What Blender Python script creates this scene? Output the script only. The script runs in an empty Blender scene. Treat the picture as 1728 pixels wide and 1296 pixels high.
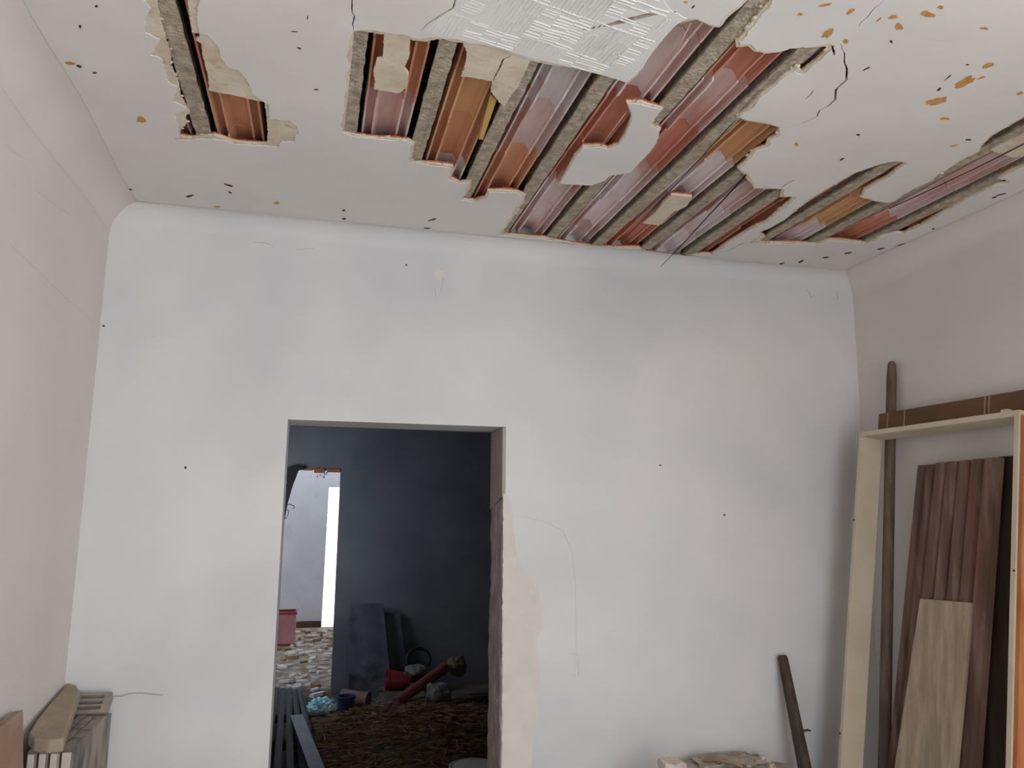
import bpy, bmesh, math, random
import numpy as np
from mathutils import Vector, Matrix, noise
from mathutils.geometry import delaunay_2d_cdt

random.seed(7)
scene = bpy.context.scene
col = scene.collection

# ------------------------------------------------------------------ camera, world, sun, area lights, exposure
FPX, YAW, PITCH, ROLL = 1302.23, 0.2468, 0.1630, 0.0096
CAM = np.array([0.8452, -3.2499, 1.62])
W, H = 3.4421, 2.8135            # room width, plaster ceiling height
XD0, XD1, ZD = 0.7252, 1.6252, 1.9784   # doorway in the back wall
YF = 4.15                        # far wall of the second room
YC = 8.2                         # courtyard wall

cyw, syw = math.cos(YAW), math.sin(YAW)
_f = np.array([syw*math.cos(PITCH), cyw*math.cos(PITCH), math.sin(PITCH)])
_r = np.array([cyw, -syw, 0.0]); _u = np.cross(_r, _f)
RGT = math.cos(ROLL)*_r + math.sin(ROLL)*_u
UPV = -math.sin(ROLL)*_r + math.cos(ROLL)*_u
cam_d = bpy.data.cameras.new('camera'); cam_o = bpy.data.objects.new('camera', cam_d); col.objects.link(cam_o)
cam_d.sensor_width = 36.0; cam_d.lens = FPX*36.0/1728.0; cam_d.clip_start = 0.02
m = Matrix(((RGT[0], UPV[0], -_f[0], CAM[0]), (RGT[1], UPV[1], -_f[1], CAM[1]), (RGT[2], UPV[2], -_f[2], CAM[2]), (0, 0, 0, 1)))
cam_o.matrix_world = m
scene.camera = cam_o

world = bpy.data.worlds.new('sky'); scene.world = world; world.use_nodes = True
bgn = world.node_tree.nodes['Background']
bgn.inputs[0].default_value = (0.80, 0.89, 1.0, 1); bgn.inputs[1].default_value = 2.2

sd = bpy.data.lights.new('sun', 'SUN'); sd.energy = 9.0; sd.angle = 0.01; sd.color = (1.0, 0.95, 0.88)
so = bpy.data.objects.new('sun', sd); col.objects.link(so)
so.rotation_euler = Vector((-0.80, 0.15, -0.60)).to_track_quat('-Z', 'Y').to_euler()

def area(name, loc, direction, sx, sy, power, color):
    d = bpy.data.lights.new(name, 'AREA'); d.shape = 'RECTANGLE'; d.size = sx; d.size_y = sy; d.energy = power; d.color = color
    o = bpy.data.objects.new(name, d); col.objects.link(o); o.location = loc
    o.rotation_euler = Vector(direction).to_track_quat('-Z', 'Z').to_euler()
    return o
# daylight standing in the openings of the rooms
area('daylight_rear_doorway', (1.75, -5.30, 1.25), (0, 1, 0.0), 1.5, 2.2, 24, (0.95, 0.98, 1.0))
area('daylight_side_window', (W+0.22, -4.1, 1.55), (-1, 0, 0.0), 1.4, 1.4, 80, (0.95, 0.98, 1.0))
area('daylight_second_room_window', (-0.12, 3.50, 1.55), (1, 0.35, 0), 0.6, 1.1, 19.0, (0.74, 0.83, 1.0))

vs = scene.view_settings
vs.view_transform = 'Standard'; vs.look = 'None'; vs.gamma = 1.0; vs.exposure = 0.10; vs.use_curve_mapping = False
try:
    scene.cycles.use_denoising = True
    scene.cycles.max_bounces = 8; scene.cycles.diffuse_bounces = 5
except Exception:
    pass

# ------------------------------------------------------------------ pixel helpers (photo frame 1728x1296 -> points on real planes)
def ray(px, py):
    return RGT*((px-864)/FPX) - UPV*((py-648)/FPX) + _f
def onz(px, py, z): d = ray(px, py); return CAM + d*(z-CAM[2])/d[2]
def ony(px, py, y): d = ray(px, py); return CAM + d*(y-CAM[1])/d[1]
def onx(px, py, x): d = ray(px, py); return CAM + d*(x-CAM[0])/d[0]
def onplane(px, py, p0, n):
    d = ray(px, py); n = np.array(n, float); return CAM + d*(np.dot(np.array(p0)-CAM, n)/np.dot(d, n))

# ------------------------------------------------------------------ materials
def lin(c): return tuple(((v/255.0)/12.92 if v/255.0 <= 0.04045 else ((v/255.0+0.055)/1.055)**2.4) for v in c)
MATS = {}
def mat(name, c1, c2=None, c3=None, scale=6.0, detail=6.0, rough=0.9, bump=0.0, bscale=40.0, spots=None, spot_scale=30.0, spot_lo=0.62, spot_hi=0.68,
        stretch=(1, 1, 1), coord='Object', spec=0.2, vary=0.0, lo=0.35, hi=0.65, metallic=0.0):
    if name in MATS: return MATS[name]
    mt = bpy.data.materials.new(name); mt.use_nodes = True; nt = mt.node_tree; N = nt.nodes; L = nt.links
    b = N['Principled BSDF']; b.inputs['Roughness'].default_value = rough; b.inputs['Metallic'].default_value = metallic
    b.inputs['Specular IOR Level'].default_value = spec
    tc = N.new('ShaderNodeTexCoord'); mp = N.new('ShaderNodeMapping'); mp.inputs['Scale'].default_value = stretch
    if coord == 'World':
        gp = N.new('ShaderNodeNewGeometry'); L.new(gp.outputs['Position'], mp.inputs['Vector'])
    else:
        L.new(tc.outputs[coord], mp.inputs['Vector'])
    vec = mp.outputs['Vector']
    if vary > 0:
        oi = N.new('ShaderNodeObjectInfo'); ad = N.new('ShaderNodeVectorMath'); ad.operation = 'ADD'
        mu = N.new('ShaderNodeMath'); mu.operation = 'MULTIPLY'; mu.inputs[1].default_value = 37.0
        L.new(oi.outputs['Random'], mu.inputs[0]); L.new(vec, ad.inputs[0]); L.new(mu.outputs[0], ad.inputs[1]); vec = ad.outputs[0]
    n1 = N.new('ShaderNodeTexNoise'); n1.inputs['Scale'].default_value = scale; n1.inputs['Detail'].default_value = detail
    L.new(vec, n1.inputs['Vector'])
    cr = N.new('ShaderNodeValToRGB'); cr.color_ramp.elements[0].position = lo; cr.color_ramp.elements[1].position = hi
    cr.color_ramp.elements[0].color = (*lin(c1), 1); cr.color_ramp.elements[1].color = (*lin(c2 or c1), 1)
    if c3:
        e = cr.color_ramp.elements.new((lo+hi)/2); e.color = (*lin(c3), 1)
    L.new(n1.outputs['Fac'], cr.inputs['Fac']); out = cr.outputs['Color']
    if spots:
        n2 = N.new('ShaderNodeTexNoise'); n2.inputs['Scale'].default_value = spot_scale; n2.inputs['Detail'].default_value = 3
        L.new(vec, n2.inputs['Vector'])
        r2 = N.new('ShaderNodeValToRGB'); r2.color_ramp.elements[0].position = spot_lo; r2.color_ramp.elements[1].position = spot_hi
        L.new(n2.outputs['Fac'], r2.inputs['Fac'])
        mx = N.new('ShaderNodeMix'); mx.data_type = 'RGBA'; L.new(r2.outputs['Color'], mx.inputs['Factor'])
        L.new(out, mx.inputs[6]); mx.inputs[7].default_value = (*lin(spots), 1); out = mx.outputs[2]
    if vary > 0:
        hs = N.new('ShaderNodeHueSaturation'); mr = N.new('ShaderNodeMapRange'); mr.inputs[3].default_value = 1-vary; mr.inputs[4].default_value = 1+vary
        L.new(oi.outputs['Random'], mr.inputs[0]); L.new(mr.outputs[0], hs.inputs['Value']); L.new(out, hs.inputs['Color']); out = hs.outputs['Color']
    L.new(out, b.inputs['Base Color'])
    if bump > 0:
        n3 = N.new('ShaderNodeTexNoise'); n3.inputs['Scale'].default_value = bscale; n3.inputs['Detail'].default_value = 5
        L.new(vec, n3.inputs['Vector']); bp = N.new('ShaderNodeBump'); bp.inputs['Strength'].default_value = bump; bp.inputs['Distance'].default_value = 0.01
        L.new(n3.outputs['Fac'], bp.inputs['Height']); L.new(bp.outputs['Normal'], b.inputs['Normal'])
    MATS[name] = mt
    return mt

M_BACK = mat('white_limewash', (212, 212, 212), (222, 221, 220), scale=1.6, detail=5, bump=0.06, bscale=14, coord='World', spots=(201, 202, 206), spot_scale=1.0, spot_lo=0.50, spot_hi=0.72)
M_SIDE = mat('side_wall_paint', (211, 204, 199), (218, 211, 207), scale=2.2, detail=6, bump=0.07, bscale=12, coord='World')
M_CEIL = mat('ceiling_paint', (218, 215, 212), (225, 222, 219), scale=2.5, detail=6, bump=0.05, bscale=16, coord='World')
M_RENDER = mat('cream_render', (205, 190, 168), (219, 209, 193), (212, 200, 180), scale=14, detail=8, bump=0.25, bscale=70, coord='World', spots=(196, 172, 140), spot_scale=24, spot_lo=0.6, spot_hi=0.72)
M_WHITE = mat('combed_white_plaster', (226, 227, 226), (232, 232, 230), scale=9, bump=0.05, bscale=60, coord='World')
M_SHELL = mat('broken_clay_edge', (168, 92, 66), (186, 112, 82), scale=30, bump=0.3, bscale=120, coord='World')
M_CONC = mat('rough_concrete', (146, 136, 121), (194, 183, 165), (172, 160, 143), scale=42, detail=9, bump=0.9, bscale=95, coord='World', spots=(186, 160, 124), spot_scale=38, spot_lo=0.6, spot_hi=0.8, lo=0.3, hi=0.7)
M_DARK = mat('cavity_shade_concrete', (38, 34, 31), (52, 47, 42), scale=20, bump=0.3, coord='World')  # dark tone puts the shade of the ceiling gaps into the colour
CLAY = {
 'orange': mat('clay_orange', (204, 146, 112), (214, 162, 130), scale=9, rough=0.75, vary=0.06, bump=0.12, bscale=60, spots=(204, 160, 138), spot_scale=6, spot_lo=0.6, spot_hi=0.85, stretch=(1, .3, 1)),
 'red': mat('clay_red', (198, 130, 108), (212, 152, 132), scale=9, rough=0.7, vary=0.07, bump=0.12, bscale=60, spots=(196, 142, 128), spot_scale=7, spot_lo=0.55, spot_hi=0.8, stretch=(1, .3, 1)),
 'pink': mat('clay_pink_limed', (196, 148, 137), (216, 195, 192), (207, 174, 167), scale=7, rough=0.65, vary=0.06, bump=0.12, bscale=60, spots=(228, 217, 217), spot_scale=6, spot_lo=0.44, spot_hi=0.64, stretch=(1, .3, 1)),
 'tan': mat('clay_tan', (208, 160, 116), (216, 172, 130), scale=8, rough=0.8, vary=0.05, bump=0.1, bscale=60, stretch=(1, .3, 1)),
 'white': mat('clay_white_limed', (206, 196, 196), (222, 215, 215), scale=8, rough=0.7, vary=0.03, bump=0.1, bscale=60, spots=(186, 134, 118), spot_scale=7, spot_lo=0.6, spot_hi=0.7),
}
M_OCHRE = mat('ochre_undercoat', (184, 134, 76), (204, 158, 102), scale=60, coord='World')
M_SPECK = mat('dark_speck', (58, 46, 40), (84, 66, 56), scale=60, coord='World')
M_HAIR = mat('hairline_crack', (158, 152, 148), (178, 172, 168), scale=60, coord='World')
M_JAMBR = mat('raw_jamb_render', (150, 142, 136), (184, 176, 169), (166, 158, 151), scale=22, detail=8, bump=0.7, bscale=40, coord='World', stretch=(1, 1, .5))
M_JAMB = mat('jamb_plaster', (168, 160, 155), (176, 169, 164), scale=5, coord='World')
M_FLOOR = mat('dusty_concrete_floor', (150, 144, 136), (168, 162, 154), scale=5, bump=0.3, coord='World')
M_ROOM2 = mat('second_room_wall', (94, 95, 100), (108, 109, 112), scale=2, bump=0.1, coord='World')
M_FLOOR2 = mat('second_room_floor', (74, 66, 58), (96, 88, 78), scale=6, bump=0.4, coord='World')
M_YARDW = mat('courtyard_whitewash', (196, 194, 198), (206, 204, 207), scale=3, bump=0.1, coord='World', spots=(190, 188, 194), spot_scale=5, spot_lo=.6, spot_hi=.7)
M_YARDF = mat('courtyard_dirt', (118, 102, 86), (170, 160, 150), (142, 128, 114), scale=9, bump=0.6, bscale=30, coord='World')
M_BRICKR = mat('broken_brick', (120, 72, 56), (152, 98, 80), scale=30, bump=0.5)
M_GROUND = mat('pale_ground', (220, 214, 202), (230, 226, 218), scale=1)
M_CREAM = mat('cream_gloss_paint', (196, 182, 158), (207, 194, 171), scale=5, rough=0.5, spec=0.4, bump=0.06, bscale=30)
M_BARE = mat('bare_orange_wood', (172, 104, 62), (192, 126, 80), scale=9, rough=0.7, stretch=(4, 4, .4), bump=0.1, bscale=40)
M_BROWNP = mat('brown_packing_strip', (104, 78, 56), (120, 92, 68), scale=10, rough=0.7, stretch=(1, .4, 1))
M_TAPE = mat('pale_tape', (168, 146, 122), rough=0.5)
M_POLE = mat('weathered_pole', (88, 76, 68), (122, 106, 95), scale=12, bump=0.4, stretch=(3, 3, .4))
M_PLANK = mat('redbrown_stained_wood', (98, 78, 70), (134, 112, 101), (114, 90, 80), scale=9, rough=0.6, bump=0.2, stretch=(1, 3, .35), spots=(126, 78, 68), spot_scale=4, spot_lo=.56, spot_hi=.72)
M_DPLANK = mat('dark_board', (44, 34, 30), (60, 48, 42), scale=9, stretch=(1, 3, .4))
M_BOARD = mat('pale_weathered_board', (158, 142, 126), (186, 170, 152), (172, 156, 138), scale=10, bump=0.25, stretch=(1, 3, .5), spots=(128, 112, 100), spot_scale=26, spot_lo=.68, spot_hi=.74)
M_STICK = mat('dark_stick_wood', (64, 56, 52), (86, 74, 68), scale=14, bump=0.5, stretch=(3, 3, .4))
M_STONE = mat('beige_stone', (152, 138, 120), (172, 158, 138), scale=9, bump=0.25, spots=(132, 112, 94), spot_scale=18, spot_lo=.64, spot_hi=.74)
M_CBLK = mat('grey_concrete_block', (142, 132, 124), (164, 154, 145), scale=18, bump=0.4)
M_SLAB = mat('streaked_grey_slab', (112, 104, 98), (164, 155, 147), (138, 130, 122), scale=7, bump=0.35, stretch=(1.6, 2.2, 1.0), spots=(92, 94, 92), spot_scale=4, spot_lo=.62, spot_hi=.72, vary=0.05)
M_SLABE = mat('pale_slab_edge', (178, 168, 160), (190, 181, 172), scale=15)
M_CARD = mat('brown_clay_slab', (150, 130, 110), (166, 146, 124), (154, 124, 106), scale=4, bump=0.15)
M_RUBB = mat('rubble_concrete', (148, 136, 123), (186, 175, 162), (166, 154, 141), scale=20, bump=0.7, bscale=50, spots=(98, 84, 72), spot_scale=26, spot_lo=.62, spot_hi=.7)
M_PINKB = mat('pink_plaster_chunk', (198, 184, 176), (214, 203, 196), scale=12, bump=0.5, spots=(182, 120, 110), spot_scale=12, spot_lo=.62, spot_hi=.7)
M_IRON = mat('black_iron', (30, 29, 32), (40, 38, 42), scale=20, rough=0.6)
M_GSLAB = mat('grey_stone_panel', (70, 72, 78), (92, 94, 98), scale=5, spots=(40, 42, 46), spot_scale=4, spot_lo=.6, spot_hi=.75)
M_RED = mat('red_plastic', (124, 38, 42), (140, 50, 52), scale=5, rough=0.45, spec=.4)
M_PIPE = mat('pinkish_clay_pipe', (104, 54, 52), (122, 68, 66), scale=8, rough=0.6)
M_LPIPE = mat('pale_pink_pipe', (112, 84, 78), (128, 100, 92), scale=8, rough=0.6)
M_GREYP = mat('grey_sack', (92, 90, 84), (108, 106, 100), scale=8, rough=0.8, bump=0.3, bscale=15)
M_OLIVE = mat('yellow_sack', (84, 78, 54), (98, 92, 66), scale=8, rough=0.9, bump=0.3, bscale=15)
M_RUBBER = mat('black_rubber', (26, 26, 28), (34, 34, 36), scale=20, rough=0.6)
M_BLUEB = mat('navy_bucket', (40, 52, 82), (50, 62, 92), scale=6, rough=0.5)
M_BAG = mat('turquoise_plastic_film', (120, 196, 206), (206, 232, 238), scale=9, rough=0.3, spec=.5)
M_STRAW = mat('brown_straw', (80, 62, 46), (136, 108, 78), scale=20, rough=0.9, vary=0.1)
M_WBUCK = mat('white_plastic', (208, 206, 200), (216, 214, 208), scale=5, rough=0.45)
M_BSLAT = mat('black_metal_strip', (17, 19, 23), (30, 33, 39), scale=10, rough=0.65, spec=.25, stretch=(3, .3, 1))
M_BBOARD = mat('slate_blue_board', (52, 57, 72), (70, 76, 94), scale=7, rough=0.5, spec=.4, spots=(66, 72, 88), spot_scale=6, spot_lo=.6, spot_hi=.7)
M_CRATE = mat('faded_pink_plastic', (176, 112, 116), (192, 138, 140), scale=5, rough=0.6)
M_DEB1 = mat('pale_debris', (196, 190, 184), (214, 208, 202), scale=10, vary=0.12)
M_DEB2 = mat('brown_debris', (132, 108, 88), (162, 138, 116), scale=10, vary=0.15)
M_WIRE = mat('dark_wire', (30, 26, 24), rough=0.6)
M_PWIRE = mat('pale_cord', (196, 172, 160), rough=0.6)
M_YEL = mat('yellow_splinter', (196, 160, 92), (206, 172, 106), scale=10)
M_BASESHADE = mat('painted_base_shade', (74, 58, 48), (92, 72, 60), scale=10)  # brown tone painted as shade along the foot of the courtyard wall

# ------------------------------------------------------------------ object helpers
def link(name, me, m=None, parent=None):
    o = bpy.data.objects.new(name, me); col.objects.link(o)
    if m is not None and me is not None and not me.materials: me.materials.append(m)
    if parent is not None: o.parent = parent
    return o
def tag(o, label, cat, group=None, kind=None):
    o['label'] = label; o['category'] = cat
    if group: o['group'] = group
    if kind: o['kind'] = kind
    return o
def struct(o, label, cat): return tag(o, label, cat, kind='structure')
def empty(name, loc=(0, 0, 0)):
    o = bpy.data.objects.new(name, None); col.objects.link(o); o.location = loc; o.empty_display_size = 0.1
    return o
def mesh(name, verts, faces, smooth=False):
    me = bpy.data.meshes.new(name); me.from_pydata([tuple(map(float, v)) for v in verts], [], faces)
    bm = bmesh.new(); bm.from_mesh(me); bmesh.ops.recalc_face_normals(bm, faces=bm.faces); bm.to_mesh(me); bm.free()
    if smooth:
        for p in me.polygons: p.use_smooth = True
    return me
class MB:
    """collects shapes of ONE part"""
    def __init__(s): s.v = []; s.f = []
    def add(s, v, f):
        k = len(s.v); s.v += [np.array(p, float) for p in v]; s.f += [tuple(i+k for i in q) for q in f]; return s
    def box(s, lo, hi):
        x0, y0, z0 = lo; x1, y1, z1 = hi
        return s.add([(x0, y0, z0), (x1, y0, z0), (x1, y1, z0), (x0, y1, z0), (x0, y0, z1), (x1, y0, z1), (x1, y1, z1), (x0, y1, z1)],
                     [(0, 3, 2, 1), (4, 5, 6, 7), (0, 1, 5, 4), (1, 2, 6, 5), (2, 3, 7, 6), (3, 0, 4, 7)])
    def hexa(s, b, t):   # bottom quad, top quad
        return s.add(list(b)+list(t), [(0, 3, 2, 1), (4, 5, 6, 7), (0, 1, 5, 4), (1, 2, 6, 5), (2, 3, 7, 6), (3, 0, 4, 7)])
    def tube(s, pts, r, n=8, cap=True):
        pts = [Vector(p) for p in pts]; rs = r if isinstance(r, (list, tuple)) else [r]*len(pts)
        v = []; f = []
        up = Vector((0.31, 0.17, 0.93))
        for i, p in enumerate(pts):
            t = (pts[min(i+1, len(pts)-1)]-pts[max(i-1, 0)]).normalized()
            a = t.cross(up)
            if a.length < 1e-3: a = t.cross(Vector((1, 0, 0)))
            a.normalize(); b = t.cross(a)
            for k in range(n):
                q = 2*math.pi*k/n; v.append(p+(a*math.cos(q)+b*math.sin(q))*rs[i])
        for i in range(len(pts)-1):
            for k in range(n):
                k2 = (k+1) % n; f.append((i*n+k, i*n+k2, (i+1)*n+k2, (i+1)*n+k))
        if cap:
            f.append(tuple(range(n-1, -1, -1))); f.append(tuple((len(pts)-1)*n+k for k in range(n)))
        return s.add(v, f)
    def lathe(s, prof, c=(0, 0, 0), n=20):
        v = []; f = []
        for (r, z) in prof:
            for k in range(n):
                q = 2*math.pi*k/n; v.append((c[0]+r*math.cos(q), c[1]+r*math.sin(q), c[2]+z))
        for i in range(len(prof)-1):
            for k in range(n):
                k2 = (k+1) % n; f.append((i*n+k, i*n+k2, (i+1)*n+k2, (i+1)*n+k))
        f.append(tuple(range(n-1, -1, -1))); f.append(tuple((len(prof)-1)*n+k for k in range(n)))
        return s.add(v, f)
    def build(s, name, m, parent=None, smooth=False, bevel=0.0):
        me = mesh(name, s.v, s.f, smooth)
        o = link(name, me, m, parent)
        if bevel > 0:
            md = o.modifiers.new('edge', 'BEVEL'); md.width = bevel; md.segments = 2; md.limit_method = 'ANGLE'
        return o

def nz(x, y, z=0.0): return noise.noise(Vector((x, y, z)))

RJ = random.Random(99)
def resample(poly, step, amp, freq, seed=0.0):
    """closed polygon -> fine, slightly ragged outline"""
    out = []; n = len(poly)
    for i in range(n):
        a = np.array(poly[i][:2], float); b = np.array(poly[(i+1) % n][:2], float)
        L = np.linalg.norm(b-a); k = max(1, int(L/step))
        for j in range(k):
            p = a+(b-a)*j/k
            dx = nz(p[0]*freq, p[1]*freq, seed)+0.5*nz(p[0]*freq*2.7, p[1]*freq*2.7, seed+3)
            dy = nz(p[0]*freq, p[1]*freq, seed+11)+0.5*nz(p[0]*freq*2.7, p[1]*freq*2.7, seed+17)
            jt = amp*.45
            out.append((p[0]+dx*amp+RJ.uniform(-jt, jt), p[1]+dy*amp+RJ.uniform(-jt, jt)))
    return out
def offset(poly, d, var=0.0, freq=9.0, seed=0.0, lo=None):
    """move the outline outwards by d plus smooth noise"""
    P = [np.array(q) for q in poly]; n = len(P)
    A = 0.5*sum(P[i][0]*P[(i+1) % n][1]-P[(i+1) % n][0]*P[i][1] for i in range(n))
    sg = 1 if A > 0 else -1
    out = []
    for i in range(n):
        t = P[(i+2) % n]-P[(i-2) % n]; L = np.linalg.norm(t)+1e-9
        nr = np.array([t[1], -t[0]])/L*sg
        k = d+var*nz(P[i][0]*freq, P[i][1]*freq, seed)
        if lo is not None: k = max(k, lo)
        out.append(tuple(P[i]+nr*k))
    return out
def inside(poly, pts):
    P = np.array(poly); x = pts[:, 0]; y = pts[:, 1]; c = np.zeros(len(pts), bool)
    j = len(P)-1
    for i in range(len(P)):
        yi, yj, xi, xj = P[i, 1], P[j, 1], P[i, 0], P[j, 0]
        if yi != yj:
            h = ((yi > y) != (yj > y)) & (x < (xj-xi)*(y-yi)/(yj-yi)+xi); c ^= h
        j = i
    return c
def sheet(outer, holes, islands=(), grid=0.12):
    """triangles of outer minus holes plus islands"""
    pts = []; edges = []
    def addpoly(p):
        k = len(pts); n = len(p)
        for q in p: pts.append(Vector((q[0], q[1])))
        for i in range(n): edges.append((k+i, k+(i+1) % n))
    addpoly(outer)
    for h in list(holes)+list(islands): addpoly(h)
    if grid:
        O = np.array(outer); x0, y0 = O.min(0); x1, y1 = O.max(0)
        gx = np.arange(x0+grid/2, x1, grid); gy = np.arange(y0+grid/2, y1, grid)
        for a in gx:
            for b in gy: pts.append(Vector((a+random.uniform(-.2, .2)*grid, b+random.uniform(-.2, .2)*grid)))
    v, e, f, *_ = delaunay_2d_cdt(pts, edges, [], 0, 1e-6)
    V = np.array([(q.x, q.y) for q in v]); F = np.array([list(q) for q in f])
    cen = V[F].mean(1)
    keep = inside(outer, cen)
    rem = np.zeros(len(F), bool)
    for h in holes: rem |= inside(h, cen)
    for h in islands: rem &= ~inside(h, cen)
    F = F[keep & ~rem]
    return V, F
def solid_sheet(name, V, F, fn0, fn1, m, parent=None):
    """thick sheet: fn0/fn1 map (u,v) to the front / back surface"""
    used = np.unique(F); mp = -np.ones(len(V), int); mp[used] = np.arange(len(used)); V = V[used]; F = mp[F]
    n = len(V)
    verts = [fn0(*q) for q in V]+[fn1(*q) for q in V]
    faces = [tuple(int(i) for i in t) for t in F]+[tuple(int(i)+n for i in t[::-1]) for t in F]
    cnt = {}
    for t in F:
        for i in range(3):
            a, b = int(t[i]), int(t[(i+1) % 3]); cnt[(a, b)] = cnt.get((a, b), 0)+1
    for (a, b) in list(cnt):
        if (b, a) not in cnt: faces.append((b, a, a+n, b+n))
    me = mesh(name, verts, faces)
    return link(name, me, m, parent)

# ------------------------------------------------------------------ THE SETTING: ceiling outlines (photo points put on the ceiling plane)
ZA0, ZA1, ZB1, ZC1 = H, H+0.0025, H+0.0105, H+0.0165
def cp(pts, z=H): return [tuple(onz(x, y, z)[:2]) for x, y in pts]
def zm(pts, ox, oy, s): return [(ox+x/s, oy+y/s) for x, y in pts]

hole1 = zm([(255, -90), (275, 0), (300, 150), (345, 290), (375, 400), (385, 500), (440, 620), (450, 720), (520, 830), (470, 862), (495, 900), (445, 960), (445, 1000),
            (530, 1012), (610, 1000), (700, 990), (760, 1010), (850, 1040), (940, 1052), (1040, 1055), (1085, 1050), (1088, 960), (1080, 860), (1070, 790), (1070, 750),
            (990, 735), (860, 705), (760, 690), (660, 670), (650, 560), (630, 480), (610, 400), (600, 330), (565, 300), (592, 280), (590, 255), (535, 245),
            (525, 160), (510, 80), (500, 0), (490, -90)], 200, 0, 4.32)
hole1A = zm([(170, -90), (190, 0), (235, 60), (190, 150), (200, 240), (300, 290), (240, 400), (310, 430), (340, 520), (350, 600), (430, 640), (390, 740), (500, 790),
             (400, 840), (430, 900), (440, 1000), (390, 1022), (530, 1020), (610, 1008), (760, 1020), (850, 1050), (940, 1062), (1090, 1066), (1160, 1075), (1182, 1032), (1280, 1032), (1290, 985),
             (1312, 980), (1300, 920), (1250, 880), (1100, 870), (1092, 760), (990, 700), (960, 640), (940, 590), (880, 520), (790, 490), (750, 430), (740, 370),
             (700, 310), (660, 270), (590, 240), (570, 150), (590, 0), (600, -90)], 200, 0, 4.32)
_left_low = [(1319, 320), (1316, 333), (1337, 333), (1332, 340), (1312, 358), (1293, 374), (1263, 388), (1226, 411), (1200, 430), (1184, 429), (1152, 434), (1131, 432), (1092, 426), (1078, 419), (1050, 419),
             (1031, 419), (1008, 417), (978, 414), (943, 408), (920, 402), (899, 401), (871, 398), (846, 396), (862, 374), (885, 339), (886, 330), (874, 325), (850, 323), (823, 323), (818, 334),
             (800, 340), (780, 337), (793, 320), (795, 306), (776, 309), (760, 302), (765, 288), (765, 282), (730, 278), (705, 275), (693, 275), (697, 259), (700, 243), (689, 238), (666, 237),
             (615, 233), (594, 228), (580, 225), (585, 185), (590, 130), (595, 81)]
_top_right = [(906, 107), (930, 112), (969, 116), (993, 120), (1008, 126), (1032, 132), (1057, 141), (1064, 139), (1076, 127), (1101, 90), (1122, 62), (1141, 42), (1155, 38), (1175, 34), (1189, 40), (1201, 46), (1215, 47),
              (1229, 30), (1249, 14), (1264, 0), (1292, -30), (1330, -75), (1362, -75), (1322, -25), (1300, 2), (1285, 20), (1270, 37), (1255, 58), (1241, 70), (1243, 80), (1262, 79), (1272, 87), (1292, 92), (1316, 90),
              (1334, 83), (1368, 82), (1399, 80), (1383, 98), (1353, 122), (1344, 114), (1322, 128), (1304, 144), (1286, 156), (1273, 171), (1258, 186), (1243, 199), (1261, 205), (1292, 211), (1313, 215),
              (1312, 229), (1295, 238), (1291, 249), (1270, 256), (1258, 273), (1244, 285), (1256, 296), (1259, 301), (1268, 310), (1272, 317), (1295, 320), (1309, 319)]
hole2 = [(597, 54), (612, 55), (639, 60), (648, 61), (646, 100), (636, 102), (630, 123), (634, 139), (630, 152), (673, 158), (687, 148), (689, 125), (682, 118), (691, 97), (690, 88), (692, 69),
         (700, 71), (720, 72), (735, 69), (750, 68), (762, 72), (781, 74), (787, 88), (788, 100), (783, 118), (778, 131), (800, 133), (831, 139), (828, 155), (838, 169), (851, 181), (862, 162), (874, 148),
         (883, 130), (895, 104)] + _top_right + _left_low
hole2A = [(597, 54), (612, 55), (639, 60), (692, 68), (735, 67), (762, 71), (781, 74), (812, 79), (850, 90), (880, 99), (895, 103)] + _top_right + _left_low
isl1 = [(1057, 174), (1083, 174), (1092, 178), (1120, 185), (1108, 199), (1100, 211), (1115, 220), (1108, 245), (1097, 259), (1078, 278), (1067, 292), (1050, 295), (1031, 297), (1022, 305), (999, 313), (966, 312), (943, 310),
        (962, 276), (969, 264), (983, 249), (1016, 248), (1025, 252), (1043, 245), (1053, 229), (1062, 208), (1065, 197), (1060, 183)]
isl2 = [(1133, 330), (1168, 333), (1159, 349), (1138, 358), (1117, 377), (1112, 381), (1085, 378), (1108, 358), (1119, 342)]
hole3 = [(1281, 393), (1291, 400), (1277, 409), (1305, 411), (1339, 411), (1374, 412), (1400, 405), (1428, 407), (1462, 411), (1485, 400), (1511, 393), (1525, 394), (1560, 377), (1603, 351), (1636, 333), (1666, 319), (1678, 313),
         (1698, 310), (1701, 305), (1682, 303), (1700, 292), (1728, 281), (1830, 226), (1830, 130), (1728, 198), (1703, 215), (1675, 231), (1659, 247), (1652, 259), (1622, 273), (1606, 284), (1583, 296), (1573, 307), (1546, 319),
         (1525, 330), (1511, 340), (1497, 343), (1476, 340), (1451, 334), (1458, 321), (1495, 300), (1520, 282), (1527, 277), (1515, 274), (1499, 275), (1476, 282), (1444, 293), (1425, 303), (1397, 319), (1365, 340), (1342, 358), (1328, 369), (1300, 386)]
isl3 = [(1671, 256), (1698, 242), (1735, 225), (1740, 262), (1708, 267), (1698, 263)]

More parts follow.
